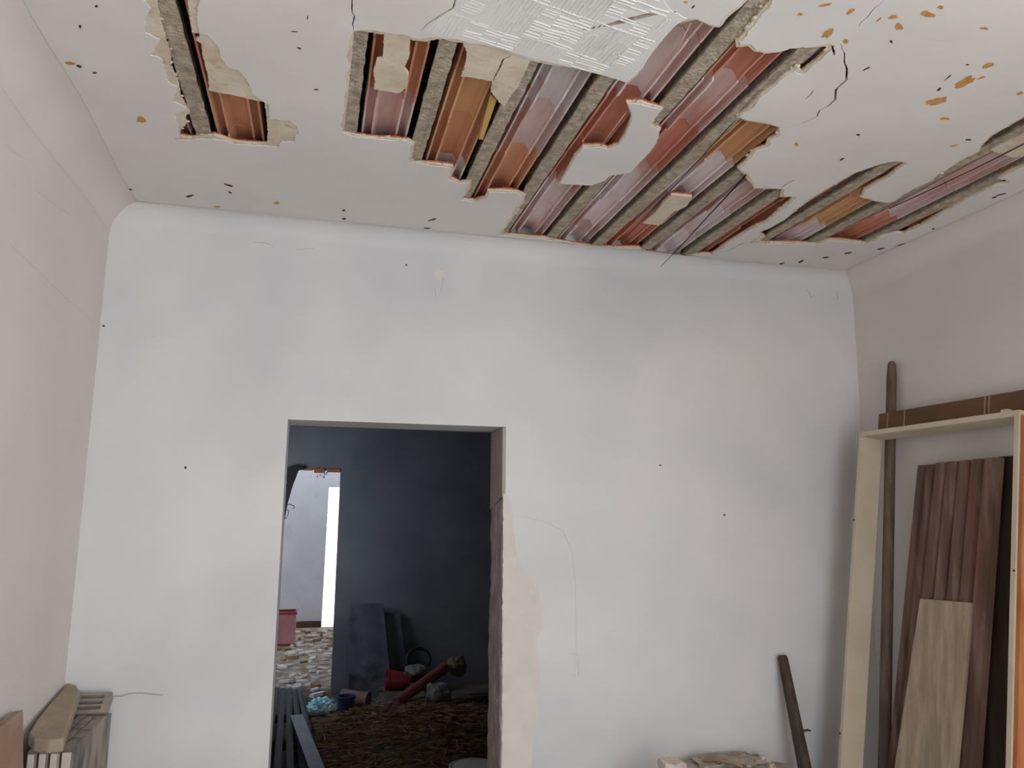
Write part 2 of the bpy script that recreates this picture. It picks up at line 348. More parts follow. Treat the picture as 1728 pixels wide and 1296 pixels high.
def ribbon(path, w0, w1):
    """thin closed sliver along a path of ceiling points, widest in the middle"""
    P = [np.array(q) for q in path]; n = len(P); L = []; R_ = []
    for i in range(n):
        t = P[min(i+1, n-1)]-P[max(i-1, 0)]; t = t/(np.linalg.norm(t)+1e-9); nr = np.array([-t[1], t[0]])
        k = (w0+(w1-w0)*math.sin(math.pi*i/(n-1)))/2
        L.append(tuple(P[i]+nr*k)); R_.append(tuple(P[i]-nr*k))
    return L+R_[::-1]
cracks_px = [([(592, -40), (593, -10), (594, 22), (598, 28), (595, 42), (597, 52)], .001, .004),
             ([(778, -40), (770, -5), (765, 14), (755, 20), (738, 30), (720, 42), (710, 54)], .001, .004),
             ([(1493, 0), (1475, 15), (1463, 30), (1454, 37), (1449, 46)], .001, .003),
             ([(1418, 73), (1425, 92), (1425, 107), (1429, 116), (1428, 134), (1411, 150), (1409, 168), (1396, 180), (1383, 186), (1379, 196), (1347, 211), (1319, 218)], .001, .007),
             ([(1374, 150), (1368, 159), (1359, 167), (1345, 168)], .001, .005),
             ([(1317, 318), (1328, 310), (1342, 303)], .004, .006),
             ([(1200, 431), (1231, 422), (1254, 410), (1265, 411), (1283, 398)], .003, .008),
             ([(862, 96), (850, 101), (843, 117), (838, 125), (832, 138)], .002, .005),
             ([(1405, 80), (1407, 88), (1408, 94)], .004, .008), ([(1703, 210), (1728, 198)], .002, .005)]
cracks = [resample(ribbon(cp(p), a, b), .004, .0012, 60, i) for i, (p, a, b) in enumerate(cracks_px)]
tear = resample(cp(zm([(300, 228), (410, 195), (540, 165), (690, 120), (830, 85), (920, 94), (830, 117), (700, 152), (600, 177), (500, 192), (410, 212)], 900, 0, 4.32)), .006, .001, 50, 2)

def rag(p, s):
    RJ.seed(s); return resample(cp(p), .005, .0022, 70, s)
B1, B2, B3 = rag(hole1, 1), rag(hole2, 2), rag(hole3, 3)
I1, I2, I3 = rag(isl1, 4), rag(isl2, 5), rag(isl3, 6)
A1 = resample(cp(hole1A), .006, .004, 50, 7)
A2 = offset(rag(hole2A, 2), .009, .014, 18, 5, lo=0.001)
A3 = offset(B3, .008, .013, 18, 6, lo=0.001)
AI1 = offset(I1, -.004, .003, 20, 8)
C1, C2, C3 = offset(B1, .003, .010, 13, 21), offset(B2, .003, .011, 13, 22), offset(B3, .002, .012, 13, 23)
def sag(x, y):
    e = min(x, W-x, -y, 0.4)/0.4
    return -0.004*max(e, 0)*(nz(x*2.3, y*2.3, 4)+0.6*nz(x*6, y*6, 9))
YR = -5.15      # inner face of the rear wall
outer = [(0, YR), (W, YR), (W, 0), (0, 0)]
V, F = sheet(outer, [A1, A2, A3, tear]+cracks, [AI1], grid=0.09)
ceiling = solid_sheet('ceiling', V, F, lambda x, y: (x, y, ZA0+sag(x, y)), lambda x, y: (x, y, ZA1+sag(x, y)), M_CEIL)
struct(ceiling, 'white plastered ceiling with large broken holes showing clay blocks and joists', 'ceiling')
V, F = sheet(outer, [B1, B2, B3, tear]+cracks, [I1, I2, I3], grid=0.14)
solid_sheet('render_coat', V, F, lambda x, y: (x, y, ZA1+sag(x, y)), lambda x, y: (x, y, ZB1), M_RENDER, ceiling)['label'] = 'cream render coat bared around the holes'
V, F = sheet(outer, [C1, C2, C3, tear]+cracks, [I1, I2, I3], grid=0.3)
solid_sheet('block_undersides', V, F, lambda x, y: (x, y, ZB1), lambda x, y: (x, y, ZC1), M_SHELL, ceiling)['label'] = 'orange broken clay edge left around the holes'

# --- concrete joists, one mesh each, rough underside
JX = [1.125+0.2292*(k-3) for k in range(-1, 14)]   # centre of each joist
def joist(x, y0, y1, seed):
    ny = 130; prof = [(-.0245, .0), (-.012, -.001), (.0, .0), (.012, -.001), (.0245, .0), (.0235, .009), (.008, .014), (.008, .085), (-.008, .085), (-.008, .014), (-.0235, .009)]
    v = []; f = []; n = len(prof)
    for i in range(ny+1):
        y = y0+(y1-y0)*i/ny
        for k, (a, b) in enumerate(prof):
            j = 0.0035*nz(x*7+a*60, y*28, seed) if b < .012 else 0
            j2 = 0.003*nz(x*5+k, y*22, seed+9) if b < .02 else 0
            v.append((x+a+j, y, ZB1-0.0015+b+max(j2, -0.001)))
    for i in range(ny):
        for k in range(n):
            k2 = (k+1) % n; f.append((i*n+k, i*n+k2, (i+1)*n+k2, (i+1)*n+k))
    f.append(tuple(range(n))); f.append(tuple(ny*n+k for k in range(n)))
    return link('concrete_joist', mesh('concrete_joist', v, f), M_CONC, ceiling)
for i, x in enumerate(JX):
    if 0.03 < x < W-0.02: joist(x, -2.3, -0.005, i*3.1)

# --- hollow clay blocks whose undersides have broken off: each block its own object
def block_mesh(seed):
    rnd = random.Random(seed); L = 0.296; hw = .0735
    bl_, br_ = rnd.uniform(.008, .018), rnd.uniform(.008, .018); wl = [bl_+rnd.uniform(0, .004) for _ in range(8)]; wr = [br_+rnd.uniform(0, .004) for _ in range(8)]
    ny = 7; v = []; f = []
    for i in range(ny+1):
        y = L*i/ny
        a, b = wl[i], wr[i]
        prof = [(-hw, .012), (-hw, .066), (hw, .066), (hw, .012), (hw-.006, .012), (hw-.006, .034), (hw-.012, .047), (hw-.021, .051), (hw-.030, .047), (hw-.034, .036), (.0425, b), (.036, b), (.036, .034), (.023, .055),
                (-.023, .055), (-.036, .034), (-.036, a), (-.0425, a), (-hw+.034, .036), (-hw+.030, .047), (-hw+.021, .051), (-hw+.012, .047), (-hw+.006, .034), (-hw+.006, .012)]
        n = len(prof)
        for (p, q) in prof: v.append((p, y, q))
    for i in range(ny):
        for k in range(n):
            k2 = (k+1) % n; f.append((i*n+k, i*n+k2, (i+1)*n+k2, (i+1)*n+k))
    f.append(tuple(range(n))); f.append(tuple(ny*n+k for k in range(n)))
    return mesh('clay_block', v, f)
BLK = [block_mesh(s) for s in range(4)]
for b in BLK: b.materials.append(CLAY['red'])
# row joint phase (y of one joint) and colours from the far end (nearest the back wall) towards the camera
rows = {0: (-1.0, ['orange', 'pink', 'pink', 'red', 'pink', 'red']), 1: (-1.0, ['orange', 'orange', 'orange', 'orange', 'red', 'red']), 2: (-1.07, ['red', 'red', 'pink', 'pink', 'orange', 'pink', 'red']),
        3: (-1.07, ['pink', 'pink', 'pink', 'pink', 'orange', 'pink', 'red']), 4: (-.985, ['pink', 'pink', 'pink', 'orange', 'tan', 'red', 'red']), 5: (-.82, ['pink', 'red', 'orange', 'pink', 'white', 'pink', 'red']),
        6: (-.97, ['pink', 'pink', 'pink', 'red', 'red', 'pink', 'pink']), 7: (-.82, ['pink', 'pink', 'pink', 'red', 'pink', 'red', 'pink']), 8: (-.95, ['red', 'red', 'pink', 'pink', 'tan', 'tan', 'pink']),
        9: (-.53, ['pink', 'pink', 'pink', 'red', 'red', 'red', 'pink']), 10: (-.70, ['red', 'red', 'red', 'red', 'pink', 'red', 'red']), 11: (-.52, ['pink', 'pink', 'tan', 'tan', 'red', 'red', 'red']),
        12: (-.67, ['red', 'red', 'red', 'pink', 'pink', 'red', 'red']), 13: (-.6, ['red', 'pink', 'red', 'red', 'red', 'red', 'red'])}
openpolys = [offset(B1, .03), offset(B2, .03), offset(B3, .03)]
for r in range(len(JX)-1):
    xc = (JX[r]+JX[r+1])/2
    if xc < 0.05 or xc > W-0.03: continue
    ph, cols = rows.get(r, (-.9, ['red']))
    y1 = ph % 0.30 - 0.30
    k = 0
    y = y1 if y1 > -0.28 else y1
    y = y1+0.30
    while y-0.3 > -2.3:
        ys = y-0.30
        ye = min(y, -0.002)
        gx, gy = np.meshgrid(np.linspace(xc-.09, xc+.09, 9), np.linspace(ys, ye+.10, 14)); pts = np.stack([gx.ravel(), gy.ravel()], 1)
        if any(inside(p, pts).any() for p in openpolys):
            o = link('clay_block', BLK[(r*3+k) % 4], None, ceiling)
            o.location = (xc+random.uniform(-.002, .002), ys+.002, ZB1+random.uniform(0, .004))
            o.rotation_euler = (random.uniform(-.008, .008), random.uniform(-.015, .015), 0)
            if y > -0.002: o.scale = (1, (ye-ys)/0.30, 1)
            o.material_slots[0].link = 'OBJECT'; o.material_slots[0].material = CLAY[cols[min(k, len(cols)-1)]]
        k += 1; y -= 0.30
# slab above the blocks, coloured dark for the deep shade in the gaps
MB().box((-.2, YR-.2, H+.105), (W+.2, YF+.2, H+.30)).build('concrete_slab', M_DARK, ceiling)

# --- plaster crumbs clinging to the broken edges
def crumb_mesh(seed):
    rnd = random.Random(seed); bm = bmesh.new(); bmesh.ops.create_icosphere(bm, subdivisions=1, radius=1.0)
    for v_ in bm.verts: v_.co *= rnd.uniform(.6, 1.2); v_.co.z *= .6
    me = bpy.data.meshes.new('plaster_crumb'); bm.to_mesh(me); bm.free(); me.materials.append(M_RENDER); return me
CRB = [crumb_mesh(i) for i in range(5)]
rc = random.Random(4)
def crumbs(poly, lo, hi, num):
    n = len(poly)
    for _ in range(num):
        p = poly[int(n*rc.uniform(lo, hi)) % n]; o = link('plaster_crumb', CRB[rc.randrange(5)], None, ceiling)
        k = rc.uniform(.003, .008); o.scale = (k*rc.uniform(.8, 1.6), k*rc.uniform(.8, 1.6), k); o.location = (p[0]+rc.uniform(-.006, .006), p[1]+rc.uniform(-.006, .006), ZB1-rc.uniform(0, .007)); o.rotation_euler = (0, 0, rc.uniform(0, 6))
crumbs(B1, .05, .42, 26); crumbs(B2, .30, .56, 60); crumbs(B2, .6, .95, 34); crumbs(B3, 0, 1, 26)
# --- combed white plaster bared above the big hole: ridges in basket-weave patches
comb_poly = cp([(770, 2), (765, 16), (740, 32), (716, 52), (745, 62), (800, 70), (860, 86), (930, 106), (1000, 120), (1056, 138), (1075, 124), (1100, 88), (1140, 40), (1160, 30), (1130, 15), (1115, -10), (1090, -45), (900, -45), (790, -45)])
V, F = sheet(resample(comb_poly, .01, .002, 40, 3), [tear], grid=0)
comb = solid_sheet('combed_plaster', V, F, lambda x, y: (x, y, ZA0-.0012+sag(x, y)), lambda x, y: (x, y, ZA0+.002+sag(x, y)), M_WHITE, ceiling)
comb['label'] = 'whiter combed plaster with basket-weave trowel ridges'
rb = MB(); cell = 0.135; th0 = math.radians(12)
cpoly = np.array(comb_poly); c0 = cpoly.mean(0)
for i in range(-7, 8):
    for j in range(-7, 8):
        flip = (i+j) % 2
        for k in range(13):
            t = (k+.5)/13-.5
            for sgm in range(3):
                s0, s1 = -.5+sgm/3, -.5+(sgm+1)/3-.02*random.random()
                a, b = ((s0, t), (s1, t)) if not flip else ((t, s0), (t, s1))
                pa = [];
                for (u, w_) in (a, b):
                    u2 = (i+u*1.06+.02*random.uniform(-1, 1))*cell; w2 = (j+w_*1.06+.02*random.uniform(-1, 1))*cell
                    pa.append((c0[0]+u2*math.cos(th0)-w2*math.sin(th0), c0[1]+u2*math.sin(th0)+w2*math.cos(th0)))
                if not inside(comb_poly, np.array(pa)).all() or inside(tear, np.array(pa)).any(): continue
                if random.random() < .12: continue
                d = np.array(pa[1])-np.array(pa[0]); d = d/np.linalg.norm(d); nr = np.array([-d[1], d[0]])*.003
                hgt = random.uniform(.001, .0022)
                P0, P1 = np.array(pa[0]), np.array(pa[1]); z = ZA0-.001
                zs = lambda q: z+sag(q[0], q[1])
                rb.add([(*(P0-nr), zs(P0)), (*(P0+nr), zs(P0)), (*P0, zs(P0)-hgt), (*(P1-nr), zs(P1)), (*(P1+nr), zs(P1)), (*P1, zs(P1)-hgt)], [(0, 2, 5, 3), (2, 1, 4, 5), (0, 1, 2), (3, 5, 4), (0, 3, 4, 1)])
ro = rb.build('comb_ridges', M_WHITE, ceiling); ro['kind'] = 'stuff'

# --- flaked spots of ochre undercoat and dark specks on the ceiling
def blob(cx, cy, w, h, ang, seed, n=14):
    rnd = random.Random(seed); a0 = math.radians(ang); out = []
    for k in range(n):
        q = 2*math.pi*k/n; r = rnd.uniform(.55, 1.1)
        x, y = w/2*math.cos(q)*r, h/2*math.sin(q)*r
        out.append((cx+x*math.cos(a0)-y*math.sin(a0), cy+x*math.sin(a0)+y*math.cos(a0)))
    return out
def chip(poly_px, name, m, z=None):
    P = cp(poly_px); V, F = sheet(P, [], grid=0)
    zz = ZA0-.0008
    return solid_sheet(name, V, F, lambda x, y: (x, y, zz+sag(x, y)), lambda x, y: (x, y, zz+.002+sag(x, y)), m, ceiling)
chips = [(1565, 22, 28, 12, 10), (1507, 28, 20, 8, -10), (1517, 44, 14, 15, 20), (1587, 10, 13, 7, 0), (1662, 47, 18, 6, 5), (1397, 56, 26, 12, -45), (1435, 20, 18, 8, -35), (1392, 8, 28, 6, -10), (1350, 24, 10, 7, 0), (1483, 33, 14, 3, -40),
         (1628, 138, 48, 14, -22), (1580, 170, 44, 14, -15), (1668, 110, 24, 11, -25), (1655, 131, 18, 4, -25), (1344, 244, 8, 7, 0), (1610, 247, 15, 3, -15), (1427, 70, 12, 10, 0), (1594, 200, 20, 5, 0),
         (118, 107, 22, 7, 10), (238, 201, 20, 13, 10), (467, 342, 10, 5, 0), (349, 378, 8, 5, 0), (366, 349, 12, 4, 0), (884, 464, 10, 6, 0), (1085, 20, 6, 3, 0), (1157, 2, 8, 4, 0), (1721, 158, 14, 6, -10)]
for i, (x, y, w, h, a) in enumerate(chips):
    if y < 430: chip(blob(x, y, w, h, a, i), 'ochre_chip', M_OCHRE)
specks = [(134, 112, 12, 5, 15), (208, 314, 7, 4, 20), (221, 320, 8, 3, 20), (319, 331, 16, 4, -12), (385, 312, 16, 4, 15), (388, 324, 8, 3, 30), (411, 362, 22, 3, 10), (580, 355, 8, 3, -15), (580, 369, 10, 4, 0), (730, 371, 18, 3, -15), (720, 385, 14, 2.5, 2),
          (1448, 227, 8, 4, 0), (1421, 268, 9, 3, -25), (1634, 237, 12, 3, -5), (1394, 434, 14, 3, -8), (1352, 441, 10, 4, -25), (1318, 445, 14, 3, -20), (1431, 427, 18, 3, -8), (1487, 420, 16, 3, -8), (1678, 333, 10, 3, -10), (1575, 386, 6, 3, -20), (1585, 150, 10, 4, -35),
          (1504, 70, 7, 4, 40), (1463, 115, 20, 2.5, -25), (1632, 109, 6, 3, 0), (1170, 10, 8, 3, -50), (1138, 19, 5, 3, -40), (1600, 130, 16, 2, -40), (135, 45, 5, 8, -20), (163, 10, 6, 4, 0), (83, 262, 4, 14, 15), (160, 123, 9, 4, 0), (283, 68, 4, 4, 0), (214, 334, 6, 3, 10), (497, 54, 16, 2, 0), (519, 30, 2, 8, 0), (533, 150, 10, 2, 0), (505, 82, 9, 3, 20), (1552, 376, 8, 3, -10), (1690, 328, 20, 2, -12), (1520, 413, 24, 2, -15)]
for i, (x, y, w, h, a) in enumerate(specks): chip(blob(x, y, w, h, a, i+100, 10), 'dark_chip', M_SPECK)

# ------------------------------------------------------------------ walls
# back wall with the doorway; sheet coordinates are (x, z)
door_hole = [(XD0, -0.01), (XD0, ZD), (XD1+.014, ZD+.002), (XD1+.014, -0.01)]
V, F = sheet([(-.2, 0), (W+.2, 0), (W+.2, H+.105), (-.2, H+.105)], [door_hole], grid=0.2)
TH = 0.235
wall_back = solid_sheet('wall_back', V, F, lambda x, z: (x, 0.0, z), lambda x, z: (x, TH, z), M_BACK)
struct(wall_back, 'white limewashed back wall with an open doorway', 'wall')
V, F = sheet([(-.2, 0), (W+.2, 0), (W+.2, H+.1), (-.2, H+.1)], [[(XD0, -0.01), (XD0, ZD), (XD1+.014, ZD), (XD1+.014, -0.01)]], grid=0)
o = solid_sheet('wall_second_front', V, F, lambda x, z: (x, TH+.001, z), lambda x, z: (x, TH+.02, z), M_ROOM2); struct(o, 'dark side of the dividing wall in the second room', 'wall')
# right jamb: smooth plaster above, torn rough below
zbr = ony(848, 838, 0)[2]
MB().hexa([(XD1, .002, zbr+.0), (XD1+.02, .002, zbr+.01), (XD1+.02, TH, zbr-.05), (XD1, TH, zbr-.055)], [(XD1, .002, ZD), (XD1+.02, .002, ZD), (XD1+.02, TH, ZD), (XD1, TH, ZD)]).build('jamb_plaster', M_JAMB, wall_back)['label'] = 'smooth grey plaster on the upper door jamb'
v = []; f = []; ny, nzz = 24, 220
for j in range(nzz+1):
    z = (zbr-.004)*j/nzz
    for i in range(ny+1):
        t = (i-1)/(ny-2); t = min(max(t, 0), 1); y = -.002+(TH+.002)*t
        d = .004*nz(y*9, z*4, 2)+.004*nz(y*24, z*15, 5)+.0025*nz(y*60, z*34, 8)+.004*max(0, nz(.3, z*3.1, 12))*t
        if i == 1: d += .003+.004*nz(.1, z*26, 31)
        x = XD1+.003+d if 0 < i < ny else XD1+.02
        v.append((x, y, z-(.05*t*(j/nzz))))
for j in range(nzz):
    for i in range(ny):
        a = j*(ny+1)+i; f.append((a, a+1, a+ny+2, a+ny+1))
oj = link('torn_jamb', mesh('torn_jamb', v, f), M_JAMBR, wall_back); oj['label'] = 'rough torn render on the lower door jamb'
# cream repair patch beside the jamb with its ragged edge
def bw(pts): return [(ony(x, y, 0)[0], ony(x, y, 0)[2]) for x, y in pts]
patch = [(849, 832), (857, 836), (863, 850), (866, 880), (869, 920), (876, 952), (890, 965), (899, 985), (910, 1003), (917, 1020), (916, 1060), (905, 1078), (910, 1120), (909, 1165), (904, 1180), (909, 1205), (904, 1220), (899, 1250), (896, 1296), (888, 1420), (884, 1560), (848, 1560), (847, 1296), (848, 1000)]
PP = [(q[0], max(q[1], 0.001)) for q in bw(patch)]
M_PATCH = mat('cream_wall_patch', (213, 208, 201), (220, 215, 209), scale=9, bump=0.2, bscale=30, coord='World', spots=(207, 198, 185), spot_scale=6, spot_lo=.58, spot_hi=.75)
V, F = sheet(resample(PP, .012, .003, 40, 2), [], grid=0.05)
solid_sheet('repair_patch', V, F, lambda x, z: (x, -.0035, z), lambda x, z: (x, .004, z), M_PATCH, wall_back)['label'] = 'cream repair plaster beside the door jamb'
def line_on_back(pts, w, name='hairline_crack', m=M_HAIR):
    P = bw(pts); poly = resample(ribbon(P, w*.6, w), .01, .0008, 50, len(pts))
    V, F = sheet(poly, [], grid=0)
    solid_sheet(name, V, F, lambda x, z: (x, -.0008, z), lambda x, z: (x, .003, z), m, wall_back)
M_FAINT0 = mat('faint_scratch', (186, 182, 179), (196, 192, 189), scale=40, coord='World')
line_on_back([(856, 868), (920, 880), (950, 896), (965, 930), (971, 985), (972, 1060), (972, 1125)], .0012, 'hairline_crack', M_FAINT0)
line_on_back([(962, 1136), (968, 1140), (976, 1140), (976, 1105), (963, 1103)], .0016, 'hairline_crack', M_FAINT0)
def spot_on_back(x, y, w, h, a, s, m, name):
    P = bw(blob(x, y, w, h, a, s)); V, F = sheet(P, [], grid=0)
    solid_sheet(name, V, F, lambda u, z: (u, -.001, z), lambda u, z: (u, .003, z), m, wall_back)
for i, (x, y, w, h, a) in enumerate([(901, 1021, 6, 6, 0), (899, 1064, 4, 7, 0), (903, 1172, 5, 5, 0), (313, 789, 5, 5, 0), (1222, 869, 5, 4, 0), (886, 1011, 3, 3, 0), (175, 550, 6, 4, 0), (166, 546, 8, 3, 40), (686, 447, 4, 4, 0), (903, 433, 5, 5, 0), (1114, 785, 4, 3, 0), (545, 935, 1, 1, 0)][:11]):
    spot_on_back(x, y, w, h, a, i+300, M_SPECK, 'nail_hole')
for i, (x, y, w, h, a) in enumerate([(743, 463, 20, 22, 20), (884, 466, 10, 7, 0), (1190, 462, 30, 12, 10), (973, 468, 8, 6, 0), (260, 568, 5, 8, 0)]):
    spot_on_back(x, y, w, h, a, i+400, M_PATCH, 'faded_stain')
for i, q in enumerate([[(1360, 488), (1366, 495), (1368, 503), (1374, 497)], [(1412, 490), (1414, 504), (1408, 506)], [(745, 455), (748, 470), (744, 492)], [(734, 487), (736, 500)], [(430, 409), (450, 410), (462, 416)], [(500, 421), (530, 419)]]):
    line_on_back(q, .002)

def plain_wall(name, lo, hi, m, label):
    return struct(MB().box(lo, hi).build(name, m), label, 'wall')
wl_ = plain_wall('wall_left', (-.2, YR-.2, 0), (0, 0.0, H+.02), M_SIDE, 'pale pinkish left wall beside the brown slab')
for q in ([(18, 412), (60, 452), (85, 476), (122, 510), (158, 545)], [(10, 246), (35, 262), (52, 270)], [(60, 320), (95, 345), (118, 362)]):
    P = [(onx(x, y, 0.0)[1], onx(x, y, 0.0)[2]) for x, y in q]
    V, F = sheet(resample(ribbon(P, .003, .009), .02, .001, 30, 3), [], grid=0)
    solid_sheet('trowel_mark', V, F, lambda y, z: (.0012, y, z), lambda y, z: (-.003, y, z), M_SIDE, wl_)
# right wall with a side window behind the camera
V, F = sheet([(YR-.2, 0), (0.0, 0), (0.0, H+.02), (YR-.2, H+.02)], [[(-4.8, .85), (-3.4, .85), (-3.4, 2.25), (-4.8, 2.25)]], grid=0)
struct(solid_sheet('wall_right', V, F, lambda y, z: (W, y, z), lambda y, z: (W+.2, y, z), M_SIDE), 'pale pinkish right wall behind the leaning door frame', 'wall')
V, F = sheet([(-.2, 0), (W+.2, 0), (W+.2, H+.02), (-.2, H+.02)], [[(1.0, -.01), (2.5, -.01), (2.5, 2.35), (1.0, 2.35)]], grid=0)
struct(solid_sheet('wall_rear', V, F, lambda x, z: (x, YR, z), lambda x, z: (x, YR-.2, z), M_SIDE), 'rear wall with a wide doorway to daylight', 'wall')
struct(MB().box((-.2, YR-.2, -.1), (W+.2, TH, 0)).build('floor', M_FLOOR), 'dusty concrete floor of the front room', 'floor')
# coves where the ceiling meets the walls
def cove(name, p0, p1, inward, r, label):
    p0 = np.array(p0, float); p1 = np.array(p1, float); iw = np.array(inward, float); v = []; f = []; n = 9; ns = 40
    for i in range(ns+1):
        p = p0+(p1-p0)*i/ns
        rr = r*(1+.18*nz(p[0]*1.7, p[1]*1.7, 3))
        for k in range(n):
            q = math.pi/2*k/(n-1)
            s = rr*(1-math.sin(q)); c = rr*(1-math.cos(q))
            e0 = .0006
            v.append((p[0]+iw[0]*(s+e0), p[1]+iw[1]*(s+e0), H-.0012-c))
    for i in range(ns):
        for k in range(n):
            if k < n-1: a = i*n+k; f.append((a, a+1, a+n+1, a+n))
    o = link(name, mesh(name, v, f, True), M_BACK if name == 'trim_1' else M_SIDE); return struct(o, label, 'trim')
cove('trim_1', (0, 0, 0), (W, 0, 0), (0, -1), .075, 'rounded plaster cove along the top of the back wall')
cove('trim_2', (0, YR, 0), (0, 0, 0), (1, 0), .11, 'rounded plaster cove along the top of the left wall')
cove('trim_3', (W, YR, 0), (W, 0, 0), (-1, 0), .10, 'rounded plaster cove along the top of the right wall')

# ------------------------------------------------------------------ second room, courtyard and outside
X2L, X2R, H2 = 0.0, W, 2.75
XO0, XO1, ZO = .15, 1.074, 1.985     # opening in its far wall
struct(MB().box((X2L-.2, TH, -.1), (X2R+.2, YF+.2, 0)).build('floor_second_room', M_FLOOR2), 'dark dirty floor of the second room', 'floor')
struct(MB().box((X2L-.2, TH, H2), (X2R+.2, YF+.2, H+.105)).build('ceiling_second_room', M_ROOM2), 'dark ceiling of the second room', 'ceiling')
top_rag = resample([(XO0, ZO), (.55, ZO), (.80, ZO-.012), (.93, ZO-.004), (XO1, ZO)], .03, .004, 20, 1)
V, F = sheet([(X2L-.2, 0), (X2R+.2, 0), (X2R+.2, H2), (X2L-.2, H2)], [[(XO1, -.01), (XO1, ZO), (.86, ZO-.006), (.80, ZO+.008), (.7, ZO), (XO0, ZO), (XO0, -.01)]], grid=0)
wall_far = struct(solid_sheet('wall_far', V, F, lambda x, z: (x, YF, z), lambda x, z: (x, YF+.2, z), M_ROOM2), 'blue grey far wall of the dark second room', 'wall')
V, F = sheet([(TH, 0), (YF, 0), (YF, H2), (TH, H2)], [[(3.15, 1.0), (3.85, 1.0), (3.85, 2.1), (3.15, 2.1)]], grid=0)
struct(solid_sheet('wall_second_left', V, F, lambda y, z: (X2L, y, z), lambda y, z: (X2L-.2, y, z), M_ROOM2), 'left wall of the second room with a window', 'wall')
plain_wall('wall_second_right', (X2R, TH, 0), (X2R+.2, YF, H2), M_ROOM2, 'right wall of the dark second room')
struct(MB().box((-1.6, YF+.2, -.1), (2.7, YC, 0)).build('floor_courtyard', M_YARDF), 'pale dirt floor strewn with debris behind the far opening', 'floor')
zl = ony(555, 822, YC)[2]
V, F = sheet([(-1.6, 0), (2.7, 0), (2.7, 2.6), (-1.6, 2.6)], [[(1.028, -.01), (1.042, zl), (1.9, zl), (1.9, -.01)]], grid=0)
wall_yard = struct(solid_sheet('wall_courtyard', V, F, lambda x, z: (x, YC, z), lambda x, z: (x, YC+.15, z), M_YARDW), 'white wall behind the far opening beside the glaring gap', 'wall')
struct(MB().box((-1.6, YC-.03, 0), (1.02, YC, .085)).build('shade_strip_courtyard', M_BASESHADE), 'dark strip painted as the shade under the white courtyard wall', 'shade_strip')  # dark strip standing in for the shade under the white wall
plain_wall('wall_courtyard_left', (-1.8, YF+.2, 0), (-1.6, YC+.15, 2.6), M_YARDW, 'left wall of the courtyard')
plain_wall('wall_courtyard_sunblock', (2.7, YF+.2, 0), (2.9, YC+.15, 4.6), M_YARDW, 'unseen right wall of the courtyard, raised to block the sun')  # out of view, built high to keep sun off the courtyard
struct(MB().box((-1.8, YF+.2, 2.62), (2.7, 6.7, 2.75)).build('sky_block_roof', M_YARDW), 'added unseen flat roof cutting the sky light over the near half of the courtyard', 'roof')  # unseen roof added to dim the sky light on the courtyard wall
struct(MB().box((-30, YC+.15, -.3), (30, 60, -.02)).build('ground_outside', M_GROUND), 'sunlit pale ground outside the glaring gap', 'ground')
# broken brick under the lintel of the far opening
for i, (a, b, c, d) in enumerate([((.83, YF-.01, ZO-.03), (.93, YF+.12, ZO+.01), 0, 0), ((.95, YF-.005, ZO-.022), (1.073, YF+.12, ZO+.01), 0, 0), ((.72, YF, ZO-.010), (.82, YF+.12, ZO+.012), 0, 0)]):
    MB().box(a, b).build('lintel_brick', M_BRICKR, wall_far, bevel=.006)
bm_ = MB()
for k in range(7):
    c = np.array([.90+.05*random.uniform(-1, 1), YF-.006, ZO-.045+.035*random.uniform(-1, 1)]); s = .016
    bm_.add([c+np.array(q)*s*random.uniform(.6, 1.2) for q in ((1, 0, 0), (-1, 0, .2), (0, 1, 0), (0, -.4, 0), (0.1, 0, 1), (0, 0, -1))], [(0, 2, 4), (2, 1, 4), (1, 3, 4), (3, 0, 4), (2, 0, 5), (1, 2, 5), (3, 1, 5), (0, 3, 5)])
bm_.build('hanging_plaster', M_YARDW, wall_far)

